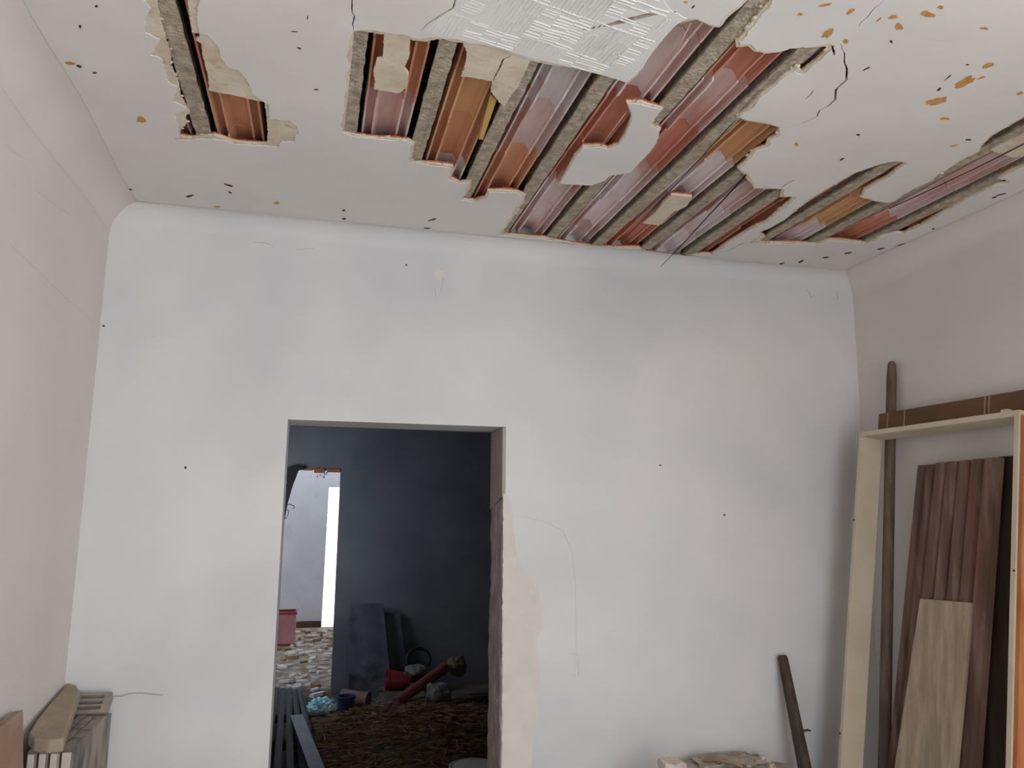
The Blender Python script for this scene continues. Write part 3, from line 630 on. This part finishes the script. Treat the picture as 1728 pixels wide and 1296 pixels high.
# ------------------------------------------------------------------ RIGHT SIDE: leaning door frame and boards
def lean_pt(px, py, top, foot, ztop):
    """point of the photo on a plane leaning on the right wall: x = W-top at ztop, W-foot at floor"""
    n = np.array([ztop, 0, (W-top-(W-foot))*-1.0]); p0 = (W-top, 0, ztop)
    return onplane(px, py, p0, n)
def lean_quad(tl, tr, bl, br, top, foot, ztop):
    P = [lean_pt(*q, top, foot, ztop) for q in (tl, tr, bl, br)]
    out = []
    for a, b in ((P[0], P[2]), (P[1], P[3])):
        d = b-a; t = (0.002-a[2])/d[2]; out.append((a, a+d*t))
    return out[0][0], out[1][0], out[0][1], out[1][1]     # tl, tr, bl(floor), br(floor)
def board(name, q, th, m, ribs=0, rib_h=.008, ny=1, smooth=False, seed=0, rough=0.0):
    """plank between four corners, th thick away from the viewer side; ribs run along its length"""
    tl, tr, bl, br = [np.array(p) for p in q]
    n = np.cross(tr-tl, bl-tl); n = n/np.linalg.norm(n)
    if np.dot(n, CAM-tl) < 0: n = -n
    prof = [(0, 0), (1, 0)]
    if ribs:
        prof = []
        for k in range(ribs):
            a, b = k/ribs, (k+1)/ribs; w_ = b-a
            prof += [(a, 0), (a+.10*w_, 1), (a+.72*w_, 1), (a+.84*w_, .1), (a+.98*w_, .1)]
        prof.append((1, 0))
    rows_ = 24 if rough else 1
    v = []; f = []; npf = len(prof)+2
    for j in range(rows_+1):
        t = j/rows_; L = tl+(bl-tl)*t; R_ = tr+(br-tr)*t; wd = (R_-L)
        e1 = rough*nz(t*9, seed); e2 = rough*nz(t*9, seed+5)
        for (u, h) in prof:
            k = u+(e1 if u == 0 else e2 if u == 1 else 0)
            v.append(L+wd*k+n*(rib_h*h if ribs else 0))
        v.append(R_-n*th); v.append(L-n*th)
    for j in range(rows_):
        for k in range(npf):
            k2 = (k+1) % npf; f.append((j*npf+k, j*npf+k2, (j+1)*npf+k2, (j+1)*npf+k))
    f.append(tuple(range(npf))); f.append(tuple(rows_*npf+k for k in range(npf)))
    return v, f, n
def board_obj(name, q, th, m, label, cat, bevel=.003, **kw):
    v, f, n = board(name, q, th, m, **kw)
    o = link(name, mesh(name, v, f), m)
    if bevel:
        md = o.modifiers.new('edge', 'BEVEL'); md.width = bevel; md.segments = 2; md.limit_method = 'ANGLE'
    return tag(o, label, cat)

# door frame: local axes: s along the wall (-y), h up the lean, d into the room
yF, yN = -.211, -1.054
topF = np.array([3.26, 0, 1.993]); botF = np.array([3.047, 0, .56])
dh = (topF-botF)/np.linalg.norm(topF-botF)
foot = topF-dh*(topF[2]/dh[2])
hl = np.linalg.norm(topF-foot)
dn = np.array([dh[2], 0, -dh[0]])      # towards the wall
frame = empty('door_frame', (float(foot[0]), (yF+yN)/2, 0.0))
off = np.array([float(foot[0]), (yF+yN)/2, 0.0])
def fp(y, h, d): return foot*np.array([1, 0, 1])+np.array([0, y, 0])+dh*h+dn*d-off
def fbox(mb, ya, yb, h0, h1, d0, d1):
    return mb.hexa([fp(ya, h0, d0), fp(yb, h0, d0), fp(yb, h0, d1), fp(ya, h0, d1)], [fp(ya, h1, d0), fp(yb, h1, d0), fp(yb, h1, d1), fp(ya, h1, d1)])
DP = .108; ft = .022
h0 = .003
fbox(MB(), yF, yF-ft, h0, hl, 0, DP).build('post', M_CREAM, frame, bevel=.002)
fbox(MB(), yN+ft, yN, h0, hl, 0, DP).build('post', M_CREAM, frame, bevel=.002)
fbox(MB(), yF-ft, yN+ft, hl-.022, hl, 0, DP).build('header', M_CREAM, frame, bevel=.002)
fbox(MB(), yN-.001, yN-.016, h0, hl-.02, .006, DP).build('bare_edge', M_BARE, frame)['label'] = 'bare orange wood on the near side of the frame'
st = fbox(MB(), yF+.004, yN-.09, hl-.02, hl+.105, DP-.006, DP+.004).build('backing_strip', M_BROWNP, frame); st['label'] = 'brown packing strip along the top of the frame'
for yy in (-.37, -.265, -.80, -.82):
    fbox(MB(), yy, yy-.005, hl-.015, hl+.104, DP-.0075, DP-.006).build('tape_seam', M_TAPE, st)
fbox(MB(), -.965, -.995, hl-.002, hl+.012, .01, .03).build('paint_curl', M_CREAM, frame)
for (yy, hh) in ((yF-.004, .80*hl), (yN+.006, .72*hl), (yF-.004, .35*hl)):
    c = fp(yy, hh, -.001)
    MB().tube([c-dn*.001, c+dn*.012], .004, 8).build('nail_head', M_SPECK, frame)
tag(frame, 'cream painted empty door frame leaning against the right wall', 'door frame')

# round pole behind the frame
pt = onx(1505, 610, W-.025); pb = lean_pt(1494, 1200, .025, .16, pt[2]); d = pb-pt; pf = pt+d*((.0-pt[2])/d[2])
tube_pts = [pt+(pf-pt)*t for t in (0, .005, .03, .2, .4, .6, .8, 1.0)]
pole = MB().tube(tube_pts, [.010, .017, .0215, .023, .024, .025, .026, .027], 12).build('wooden_pole', M_POLE, smooth=True)
tag(pole, 'thin weathered wooden pole standing in the corner behind the door frame', 'pole')

board_obj('ribbed_plank', lean_quad((1551, 786), (1600, 782), (1500, 1296), (1545, 1296), .025, .16, 1.86), .015, M_PLANK, 'narrow red brown ribbed plank at the left, partly hidden by the wide one', 'plank', bevel=0, ribs=3, rib_h=.012)
board_obj('ribbed_plank', lean_quad((1584, 782), (1688, 772), (1530, 1296), (1650, 1296), .075, .24, 1.86), .02, M_PLANK, 'wide red brown ribbed plank standing inside the door frame', 'plank', bevel=0, ribs=5, rib_h=.019)
board_obj('dark_board', lean_quad((1684, 771), (1730, 767), (1648, 1296), (1712, 1296), .032, .20, 1.86), .015, M_DPLANK, 'almost black board standing beside the near frame post', 'board', bevel=.002)
board_obj('pale_board', lean_quad((1552, 1010), (1638, 1017), (1509, 1296), (1611, 1296), .15, .32, 1.35), .022, M_BOARD, 'short pale weathered board leaning on the ribbed planks', 'board', rough=.012, seed=4)

# dark stick leaning on the back wall
p0 = ony(1320, 1106, -.025); p1 = ony(1358, 1296, -.16); d = p1-p0; p2 = p0+d*((0-p0[2])/d[2])
stk = empty('wooden_stick', tuple(p2)); o2 = np.array(p2)
MB().tube([p0+(p2-p0)*t-o2 for t in (0, .01, .3, .6, 1)], [.017, .022, .026, .031, .036], 10).build('shaft', M_STICK, stk, smooth=True)
k0 = p0+(p2-p0)*((1.0*(ony(1347, 1233, -.115)[2]-p0[2]))/(p2[2]-p0[2]))+np.array([.022, -.006, 0])
MB().tube([k0-o2, k0+np.array([.018, -.012, .006])-o2, k0+np.array([.028, -.018, .004])-o2], [.006, .005, .004], 6).build('peg', M_STICK, stk)
tag(stk, 'dark wooden stick with a short peg leaning on the back wall', 'stick')

# ------------------------------------------------------------------ rubble at the foot of the back wall
def rock(name, c, size, m, seed, parent=None, sub=3, flat=.25, freq=1.6, cl=.72):
    bm = bmesh.new(); bmesh.ops.create_icosphere(bm, subdivisions=sub, radius=1.0)
    for v_ in bm.verts:
        p = v_.co.copy(); q = Vector((max(-cl, min(cl, p.x)), max(-cl, min(cl, p.y)), max(-.86*cl, min(.86*cl, p.z))))/cl
        k = 1+flat*noise.noise(p*freq+Vector((seed*3.3, seed, 0)))+.10*noise.noise(p*5+Vector((0, seed*2.1, 1)))
        v_.co = Vector((q.x*k*size[0]/2, q.y*k*size[1]/2, q.z*k*size[2]/2))
    me = bpy.data.meshes.new(name); bm.to_mesh(me); bm.free()
    o = link(name, me, m, parent); o.location = tuple(map(float, c)); return o
def hollow_block(name, lo, hi, m, label):
    e = empty(name, ((lo[0]+hi[0])/2, (lo[1]+hi[1])/2, lo[2])); o_ = np.array(e.location)
    lo = np.array(lo)-o_; hi = np.array(hi)-o_; t = .03; mid = (lo[0]+hi[0])/2
    for (ya, yb) in ((lo[1], lo[1]+t), (hi[1]-t, hi[1])): MB().box((lo[0], ya, lo[2]), (hi[0], yb, hi[2])).build('face_shell', m, e, bevel=.003)
    for xx in (lo[0], mid-t/2, hi[0]-t): MB().box((xx, lo[1]+t, lo[2]), (xx+t, hi[1]-t, hi[2])).build('web', m, e)
    return tag(e, label, 'block')
hollow_block('hollow_block', (2.40, -.30, 0.0), (2.80, -.06, .24), M_CBLK, 'grey hollow block on the floor at the bottom of the rubble stack')
hollow_block('hollow_block', (2.41, -.29, 0.241), (2.79, -.05, .48), M_CBLK, 'grey hollow block in the rubble stack just under the broken chunk')
ch = empty('concrete_chunk', (2.60, -.17, .485)); tag(ch, 'broken concrete chunk with embedded grit on top of the rubble stack', 'rubble')
rock('chunk_body', (0.0, .02, .045), (.40, .26, .12), M_RUBB, 3, ch, sub=4, flat=.22)
rock('raised_lump', (-.03, .06, .085), (.26, .14, .07), M_RUBB, 5, ch, sub=3, flat=.3)
MB().add([(.10, .06, .10), (.17, .05, .10), (.18, .0, .085), (.09, .01, .09), (.10, .06, .115), (.16, .05, .12), (.165, .01, .105), (.10, .015, .105)], [(0, 1, 2, 3), (4, 5, 6, 7), (0, 1, 5, 4), (1, 2, 6, 5), (2, 3, 7, 6), (3, 0, 4, 7)]).build('pale_flake', M_PINKB, ch)
MB().tube([(-.14, .03, .12), (-.08, .0, .128), (-.03, -.02, .118), (0, -.05, .11)], .006, 6)  .build('root_strand', M_DEB2, ch, smooth=True)
for k in range(9):
    rock('grit_stone', (random.uniform(-.16, .16), random.uniform(-.08, .08), .105+random.uniform(-.005, .01)), [random.uniform(.015, .035)]*3, random.choice([M_RUBB, M_PINKB, M_DEB2]), 20+k, ch, sub=1)
hollow_block('hollow_block', (2.14, -.34, 0.0), (2.37, -.10, .24), M_CBLK, 'grey hollow block on the floor under the pink plaster lump')
hollow_block('hollow_block', (2.145, -.335, 0.241), (2.365, -.105, .44), M_CBLK, 'grey hollow block directly under the pink plaster lump')
lc = ony(1133, 1290, -.27); pl = rock('plaster_lump', (lc[0], lc[1], lc[2]-.030), (.085, .09, .10), M_PINKB, 8, sub=3, flat=.35, freq=2.4); tag(pl, 'pinkish white plaster lump beside the concrete chunk', 'rubble')
rs = rock('rubble_stone', (2.22, -.22, .50), (.17, .17, .12), M_RUBB, 9, sub=3); tag(rs, 'low grey rubble stone left of the pink plaster lump', 'rubble')

# ------------------------------------------------------------------ pile in the left corner
# upright grey slabs standing on edge
SX = [.048, .079, .110, .141]
labs = ['grey slab on edge nearest the left wall under the beige stone', 'second grey slab on edge from the left wall', 'third grey slab on edge from the left wall', 'outermost grey slab on edge with a streaked face towards the doorway']
for i, x in enumerate(SX):
    e = empty('upright_slab', (x+.013, -.28, 0)); o_ = np.array([x+.013, -.28, 0]); w_ = .027 if i < 3 else .034
    rag_t = [.897+.004*nz(i, k) for k in range(5)]
    b = MB(); n = 12; vv = []; ff = []
    for k in range(n+1):
        y = -.05-.455*k/n+(.004*nz(k*.7, i) if k in (0, n) else 0); zt = .898+.006*nz(k*.8, i*3.1)-(.012 if k in (0, n) else 0)
        vv += [np.array(q)-o_ for q in ((x, y, .002), (x+w_, y, .002), (x+w_, y, zt), (x, y, zt))]
    for k in range(n):
        for a in range(4): ff.append((k*4+a, k*4+(a+1) % 4, k*4+4+(a+1) % 4, k*4+4+a))
    ff += [(0, 1, 2, 3), tuple(n*4+a for a in range(4))]
    b.add(vv, ff); b.build('slab_body', M_SLAB, e)
    b = MB().box(np.array((x+.003, -.512, .02))-o_, np.array((x+w_-.006, -.505, .885))-o_); b.build('cut_edge', M_SLABE, e, bevel=.002)
    tag(e, labs[i], 'slab', 'grey slabs on edge')
# vent block with slots lying on the slabs
vb = empty('vent_block', (.108, -.050, .905)); vb.rotation_euler = (math.radians(42), 0, math.radians(-3)); tag(vb, 'small grey vent block with three slots lying on the upright slabs', 'block')
xs, ys = (-.062, .062), (-.042, .042); zt = .036
MB().box((xs[0], ys[0], 0.004), (xs[1], ys[1], .02)).build('block_base', M_CBLK, vb)
b = MB()
b.box((xs[0], ys[0], .02), (xs[0]+.022, ys[1], zt)); b.box((xs[1]-.022, ys[0], .02), (xs[1], ys[1], zt))
for (a, c) in ((-.042, -.028), (-.014, -.007), (.007, .016), (.030, .042)): b.box((xs[0]+.022, a, .02), (xs[1]-.022, c, zt))
b.build('slotted_face', M_CBLK, vb)
# beige stone lying over the slabs
n_ = np.array([0, -.07, .58]); q0 = (0, -.04, .985)
SP = [onplane(x, y, q0, n_) for x, y in [(109, 1152), (128, 1155), (135, 1166), (121, 1208), (108, 1246), (82, 1249), (57, 1246), (49, 1236), (62, 1214), (84, 1180)]]
nn = n_/np.linalg.norm(n_)
for p in SP: p[0] = max(p[0], .012)
sb = MB(); k = len(SP)
sb.add([p for p in SP]+[p-nn*.042 for p in SP], [tuple(range(k)), tuple(range(2*k-1, k-1, -1))]+[(i, (i+1) % k, k+(i+1) % k, k+i) for i in range(k)])
so_ = sb.build('stone_slab', M_STONE, bevel=.006); tag(so_, 'beige stone slab lying slanted on top of the left corner pile', 'stone')
# brown slab leaning on the left wall
a0 = onx(35, 1200, .035); a1 = onx(-40, 1244, .035); a2 = onx(60, 1296, .10)
b = MB(); th = .03
tl = np.array([.012, a0[1], a0[2]]); tr = np.array([.012, a1[1]-.05, a0[2]-.012]); lean = .10
bl = np.array([.012+lean, a0[1]+.02, .002]); br = np.array([.012+lean, a1[1]-.05, .002]); dx = np.array([.03, 0, .004])
b.hexa([bl, br, br+dx, bl+dx], [tl, tr, tr+dx, tl+dx])
tag(b.build('clay_slab', M_CARD, bevel=.004), 'brown clay slab leaning on the left wall in front of the pile', 'slab')
# thin wire running from the vent block along the back wall
wp = [ony(x, y, -.012) for x, y in [(184, 1175), (205, 1175), (218, 1171), (238, 1169), (258, 1172), (275, 1173)]]
MBw = MB().tube(wp, .0014, 6); ww = MBw.build('thin_wire', M_HAIR, smooth=True); tag(ww, 'thin grey wire on the back wall beside the vent block', 'wire')

# ------------------------------------------------------------------ hanging bits at the ceiling
def wire(pts, r, m, label, name='hanging_wire', cat='wire'):
    return tag(MB().tube(pts, r, 6).build(name, m, smooth=True), label, cat)
zz = H-.004
wire([onz(1258, 296, zz), onz(1232, 325, zz-.01), onz(1190, 370, zz-.03), onz(1150, 414, zz-.05), onz(1115, 450, zz-.07)], [.004, .0028, .0022, .002, .0012], M_WIRE, 'dark splintered lath hanging across the lower edge of the big hole', 'hanging_lath', 'lath')
wire([onz(1242, 202, zz+.012), onz(1170, 280, zz+.008), onz(1100, 355, zz+.006), onz(1048, 409, zz+.004)], .0014, M_WIRE, 'thin dark wire stretched along the widest joist of the big hole')
wire([onz(1166, 38, H+.012), onz(1140, 90, H+.008), onz(1110, 130, H+.012), onz(1072, 172, H+.002)], .0016, M_PWIRE, 'pale cord hanging in the big hole beside the white combed plaster')
wire([onz(1058, 188, H+.012), onz(1030, 225, H+.016), onz(1014, 246, H+.006)], .0018, M_PWIRE, 'pale cord end hanging left of the plaster patch inside the big hole')
wire([onz(1728, 243, H-.002), onz(1640, 287, H+.004), onz(1560, 325, H+.008), onz(1500, 352, H+.014)], .0018, M_WIRE, 'long dark wire in the right hand hole near the right wall')
yp = [onz(x, y, H+.012) for x, y in [(828, 160), (838, 169), (815, 236), (808, 235)]]
b = MB(); b.hexa(yp, [p+np.array([0, 0, .012]) for p in yp]); tag(b.build('yellow_splinter', M_YEL), 'yellow wooden splinter wedged beside a joist in the big hole', 'splinter')

# ------------------------------------------------------------------ second room contents
# iron bracket at the far opening
ib = empty('iron_bracket', tuple(ony(478, 880, YF-.03))); o_ = np.array(ib.location)
def fy(pts, y): return [ony(a, c, y)-o_ for a, c in pts]
def flat_poly(pts, th):
    k = len(pts); b = MB(); P = [np.array(p) for p in pts]; b.add(P+[p+np.array([0, th, 0]) for p in P], [tuple(range(k)), tuple(range(2*k-1, k-1, -1))]+[(i, (i+1) % k, k+(i+1) % k, k+i) for i in range(k)]); return b
flat_poly(fy([(483, 789), (497, 785), (513, 788), (513, 792), (504, 794), (494, 820), (486, 848), (480, 878), (470, 900), (462, 920), (474, 850), (484, 815)], YF-.03), .014).build('strap', M_IRON, ib)
MB().tube(fy([(480, 852), (490, 851), (496, 854), (497, 857), (494, 858)], YF-.035), .004, 6).build('hook', M_IRON, ib, smooth=True)
MB().tube(fy([(481, 860), (487, 861), (486, 869), (483, 875), (479, 875)], YF-.035), .0035, 6).build('link_ring', M_IRON, ib, smooth=True)
tag(ib, 'black iron bracket with a hook at the top of the far opening', 'bracket')
# panels leaning on the far wall
def far_panel(px, y0, y1, label):
    P = [ony(a, c, y0) for a, c in px]; b = MB()
    tl, tr = P[0], P[1]; bl = np.array([P[3][0], y1, .0]); br = np.array([P[2][0], y1, .0])
    th = np.array([0, .035, 0]); b.hexa([bl, br, br+th, bl+th], [tl, tr, tr+th, tl+th])
    return tag(b.build('stone_panel', M_GSLAB, bevel=.003), label, 'panel')
far_panel([(590, 1019), (647, 1019), (660, 1165), (587, 1165)], YF-.10, YF-.24, 'taller dark grey panel leaning on the far wall of the dark room')
far_panel([(630, 1034), (675, 1035), (690, 1165), (635, 1165)], YF-.05, YF-.14, 'shorter dark grey panel leaning behind the taller one')
# straw heap: low mound plus loose stalks (uncountable)
sm = []; sf = []; n = 26
cxm, cym = 1.68, 2.60
for i in range(n+1):
    for j in range(n+1):
        u, w_ = i/n*2-1, j/n*2-1
        r = math.sqrt(u*u+w_*w_); hgt = max(0, 1-r**2)*.13+.03*nz(u*4, w_*4, 3)*max(0, 1-r)
        sm.append((cxm+u*.78, cym+w_*.95, max(hgt, .002)))
for i in range(n):
    for j in range(n):
        a = i*(n+1)+j; sf.append((a, a+1, a+n+2, a+n+1))
core = MB(); core.add(sm, sf); mound = MB()
rs_ = random.Random(3)
def mh(x, y):
    u, w_ = (x-cxm)/.78, (y-cym)/.95; r = math.sqrt(u*u+w_*w_); return max(0, 1-r**2)*.13
for k in range(900):
    x = cxm+rs_.uniform(-.8, .75); y = cym+rs_.uniform(-1.0, .9)
    a = rs_.gauss(.25, .6); L = rs_.uniform(.14, .42); dz = rs_.uniform(-.03, .05)
    d = np.array([math.cos(a)*L, math.sin(a)*L, dz]); c = np.array([x, y, mh(x, y)+.012+rs_.uniform(0, .02)])
    p, q = c-d/2, c+d/2; p[2] = max(p[2], .004); q[2] = max(q[2], .004)
    s = np.array([-math.sin(a), math.cos(a), 0])*.006; t = np.array([0, 0, .006])
    mound.add([p-s, p+s, p+t, q-s, q+s, q+t], [(0, 1, 2), (3, 5, 4), (0, 3, 4, 1), (1, 4, 5, 2), (2, 5, 3, 0)])
st_ = mound.build('straw_heap', M_STRAW); core.build('heap_core', M_FLOOR2, st_); tag(st_, 'heap of loose brown straw on the dark room floor', 'straw', kind='stuff')

def on_ray(px, py, y): return ony(px, py, y)
def pipe(pa, pb, r, m, label, cat='pipe', name='drain_pipe'):
    pa, pb = np.array(pa), np.array(pb); d = pb-pa; L = np.linalg.norm(d)
    o = MB().lathe([(r*.8, .0), (r, .0), (r, L*.9), (r*1.12, L*.9), (r*1.12, L), (r*.85, L), (r*.85, L*.93), (.001, L*.92)], n=18).build(name, m, smooth=False)
    o.location = tuple(pa); o.rotation_euler = Vector(d).to_track_quat('Z', 'Y').to_euler(); return tag(o, label, cat)
pipe(on_ray(668, 1186, 3.15), on_ray(752, 1126, 3.45), .042, M_PIPE, 'long reddish pipe lying slanted across the dark heap')
pipe(on_ray(577, 1174, 3.72), on_ray(622, 1180, 3.60), .055, M_LPIPE, 'short pale pink pipe at the foot of the grey panels')
rk = MB().lathe([(.001, 0), (.07, 0), (.085, .19), (.09, .19), (.09, .2), (.08, .2), (.066, .01), (.001, .012)], n=20).build('red_bucket', M_RED)
a_ = on_ray(652, 1146, 3.75); b_ = on_ray(690, 1151, 3.75)
rk.location = tuple(b_); rk.rotation_euler = Vector(a_-b_).to_track_quat('Z', 'Y').to_euler(); tag(rk, 'small red plastic bucket lying on its side in the dark heap', 'bucket')
def on_heap(o, label, cat): return tag(o, label, cat)
c = on_ray(738, 1172, 3.25); on_heap(rock('grey_sack', c, (.22, .2, .19), M_GREYP, 31, sub=3, flat=.3, cl=1.0), 'rounded grey sack under the long reddish pipe', 'sack')
c = on_ray(771, 1124, 3.5); on_heap(rock('olive_sack', c, (.16, .16, .18), M_OLIVE, 33, sub=3, flat=.25, cl=1.0), 'dull yellow sack at the upper end of the long pipe', 'sack')
c = on_ray(702, 1131, 3.7); on_heap(rock('pale_sack', c, (.20, .16, .10), M_GREYP, 35, sub=3, flat=.3, cl=1.0), 'flat grey sack beside the small red bucket', 'sack')
# support heap of dark earth under these
hp = rock('earth_heap', (2.05, 3.72, .04), (1.1, .5, .12), M_FLOOR2, 41, sub=4, flat=.3); tag(hp, 'dark earth heap in the back of the dark room', 'heap')
# bicycle-tyre like hose
c = on_ray(706, 1113, 3.8); tp = [c+np.array([math.cos(q)*.10, .03*math.sin(q), math.sin(q)*.09]) for q in np.linspace(-.6, 3.9, 22)]
tag(MB().tube(tp, .014, 8).build('rubber_hose', M_RUBBER, smooth=True), 'curved black rubber hose behind the red bucket', 'hose')
bb = MB().lathe([(.001, 0), (.055, 0), (.07, .13), (.078, .13), (.078, .145), (.066, .145), (.05, .01), (.001, .012)], n=18).build('navy_bucket', M_BLUEB)
bb.location = tuple(onz(583, 1206, 0.0)); tag(bb, 'small navy blue bucket right of the turquoise bag', 'bucket')
# crumpled turquoise plastic bag
bm = bmesh.new(); bmesh.ops.create_icosphere(bm, subdivisions=4, radius=1.0)
for v_ in bm.verts:
    p = v_.co; k = 1+.5*abs(noise.noise(p*2.4+Vector((3, 1, 0))))+.25*noise.noise(p*6); v_.co = Vector((p.x*.10*k, p.y*.08*k, max(-.05, p.z*.07*k)))
me = bpy.data.meshes.new('plastic_bag'); bm.to_mesh(me); bm.free(); bg = link('plastic_bag', me, M_BAG); q = onz(542, 1207, .0); bg.location = (q[0], q[1], .051); tag(bg, 'crumpled turquoise plastic bag on the floor by the dark strips', 'bag')
# white bucket at the right jamb
bq = onz(800, 1292, .27); wb = empty('white_bucket', (bq[0], bq[1], 0.0)); 
zt_ = .27
MB().lathe([(.001, 0), (.10, 0), (.125, zt_), (.118, zt_), (.095, .01), (.001, .01)], n=28).build('bucket_body', M_WBUCK, wb, smooth=False)
MB().lathe([(.124, zt_-.04), (.133, zt_-.04), (.135, zt_), (.126, zt_)], n=28).build('rim_band', M_WBUCK, wb)
tag(wb, 'white plastic bucket just inside the doorway by the rough jamb', 'bucket')
# stack of long dark strips and a bluish board on the floor left
def strip(pxa, pxb, za, zb, w_, th, m, name, label, group=None):
    a = onz(*pxa, za); b2 = onz(*pxb, zb); d = b2-a; d[2] = 0; L = np.linalg.norm(d); d = d/L; s = np.array([-d[1], d[0], 0])*w_/2; t = np.array([0, 0, th])
    mb = MB(); mb.hexa([a-s-t, a+s-t, b2+s-t, b2-s-t], [a-s, a+s, b2+s, b2-s])
    # upturned edges so that it reads as a folded strip
    e = s*.16; u = np.array([0, 0, th*1.2])
    if name == 'metal_strip':
        mb.hexa([a-s, a-s+e, b2-s+e, b2-s], [a-s+u, a-s+e+u, b2-s+e+u, b2-s+u]); mb.hexa([a+s-e, a+s, b2+s, b2+s-e], [a+s-e+u, a+s+u, b2+s+u, b2+s-e+u])
    return tag(mb.build(name, m), label, 'strip' if name == 'metal_strip' else 'board', group)
labels = ['leftmost dark folded strip on the floor inside the doorway', 'second dark folded strip from the left inside the doorway', 'third dark folded strip from the left inside the doorway', 'fourth dark folded strip partly under the bluish board', 'rightmost dark folded strip beside the turquoise bag']
for i, (xa, xb) in enumerate([(468, 440), (477, 466), (487, 490), (496, 515), (505, 540)]):
    z = [.10, .14, .12, .09, .06][i]
    strip((xa, 1160+i), (xb, 1330), z, z, .042, .012, M_BSLAT, 'metal_strip', labels[i], 'dark folded strips')
for i, z in enumerate((.0, .04)):
    pass
a = onz(500, 1205, .17); b2 = onz(548, 1330, .17)
strip((500, 1206), (548, 1330), .165, .165, .085, .022, M_BBOARD, 'slate_board', 'bluish grey board lying on top of the dark strips')
# timbers carrying the strips
for i, yy in enumerate((2.55, 3.25)):
    tag(MB().box((.50, yy, 0), (1.02, yy+.07, .046)).build('bearer_timber', M_STICK), ['dark bearer timber under the near end of the strips', 'dark bearer timber under the far end of the strips'][i], 'timber')
# crate and debris in the courtyard
cr_ = empty('plastic_crate', tuple(onz(476, 1086, 0))); L_ = .30; hh = .36
for (nm, lo, hi) in (('side_panel', (-.2, -.15, .02), (.15, -.135, hh)), ('side_panel', (-.2, .135, .02), (.15, .15, hh)), ('side_panel', (-.2, -.135, .02), (-.185, .135, hh)), ('side_panel', (.135, -.135, .02), (.15, .135, hh))):
    MB().box(lo, hi).build(nm, M_CRATE, cr_)
MB().box((-.2, -.15, 0), (.15, .15, .02)).build('crate_base', M_RED, cr_)
b = MB(); b.box((-.21, -.16, hh), (.16, -.14, hh+.025)); b.box((-.21, .14, hh), (.16, .16, hh+.025)); b.box((-.21, -.14, hh), (-.19, .14, hh+.025)); b.box((.14, -.14, hh), (.16, .14, hh+.025)); b.build('crate_rim', M_RED, cr_)
tag(cr_, 'faded pink and red plastic crate against the white wall behind the opening', 'crate')
frag = []
for s in range(4):
    rr = random.Random(50+s); n = 6; top = []; bot = []
    for k in range(n):
        q = 2*math.pi*k/n; r = rr.uniform(.6, 1.15); top.append((math.cos(q)*r*.9, math.sin(q)*r*.6, 1)); bot.append((math.cos(q)*r, math.sin(q)*r*.65, 0))
    b = MB(); b.add(top+bot, [tuple(range(n)), tuple(range(2*n-1, n-1, -1))]+[(i, (i+1) % n, n+(i+1) % n, n+i) for i in range(n)])
    frag.append(mesh('debris_fragment', b.v, b.f)); frag[-1].materials.append(M_DEB1)
rd = random.Random(12)
for k in range(150):
    y = rd.uniform(4.0, 7.9); x = rd.uniform(.25, 1.25)
    if YF-.1 < y < YF+.3 and x > 1.0: continue
    o = link('debris_fragment', frag[k % 4], None)
    s = rd.uniform(.03, .09); o.scale = (s, s, rd.uniform(.008, .035)); o.location = (x, y, .001); o.rotation_euler = (rd.uniform(-.12, .12), rd.uniform(-.12, .12), rd.uniform(0, 6.28))
    o.material_slots[0].link = 'OBJECT'; o.material_slots[0].material = M_DEB2 if rd.random() < (.65 if y > 6.4 else .25) else M_DEB1
    tag(o, 'small flat fragment of debris scattered on the ground behind the far opening', 'debris', 'debris fragments behind the far opening')
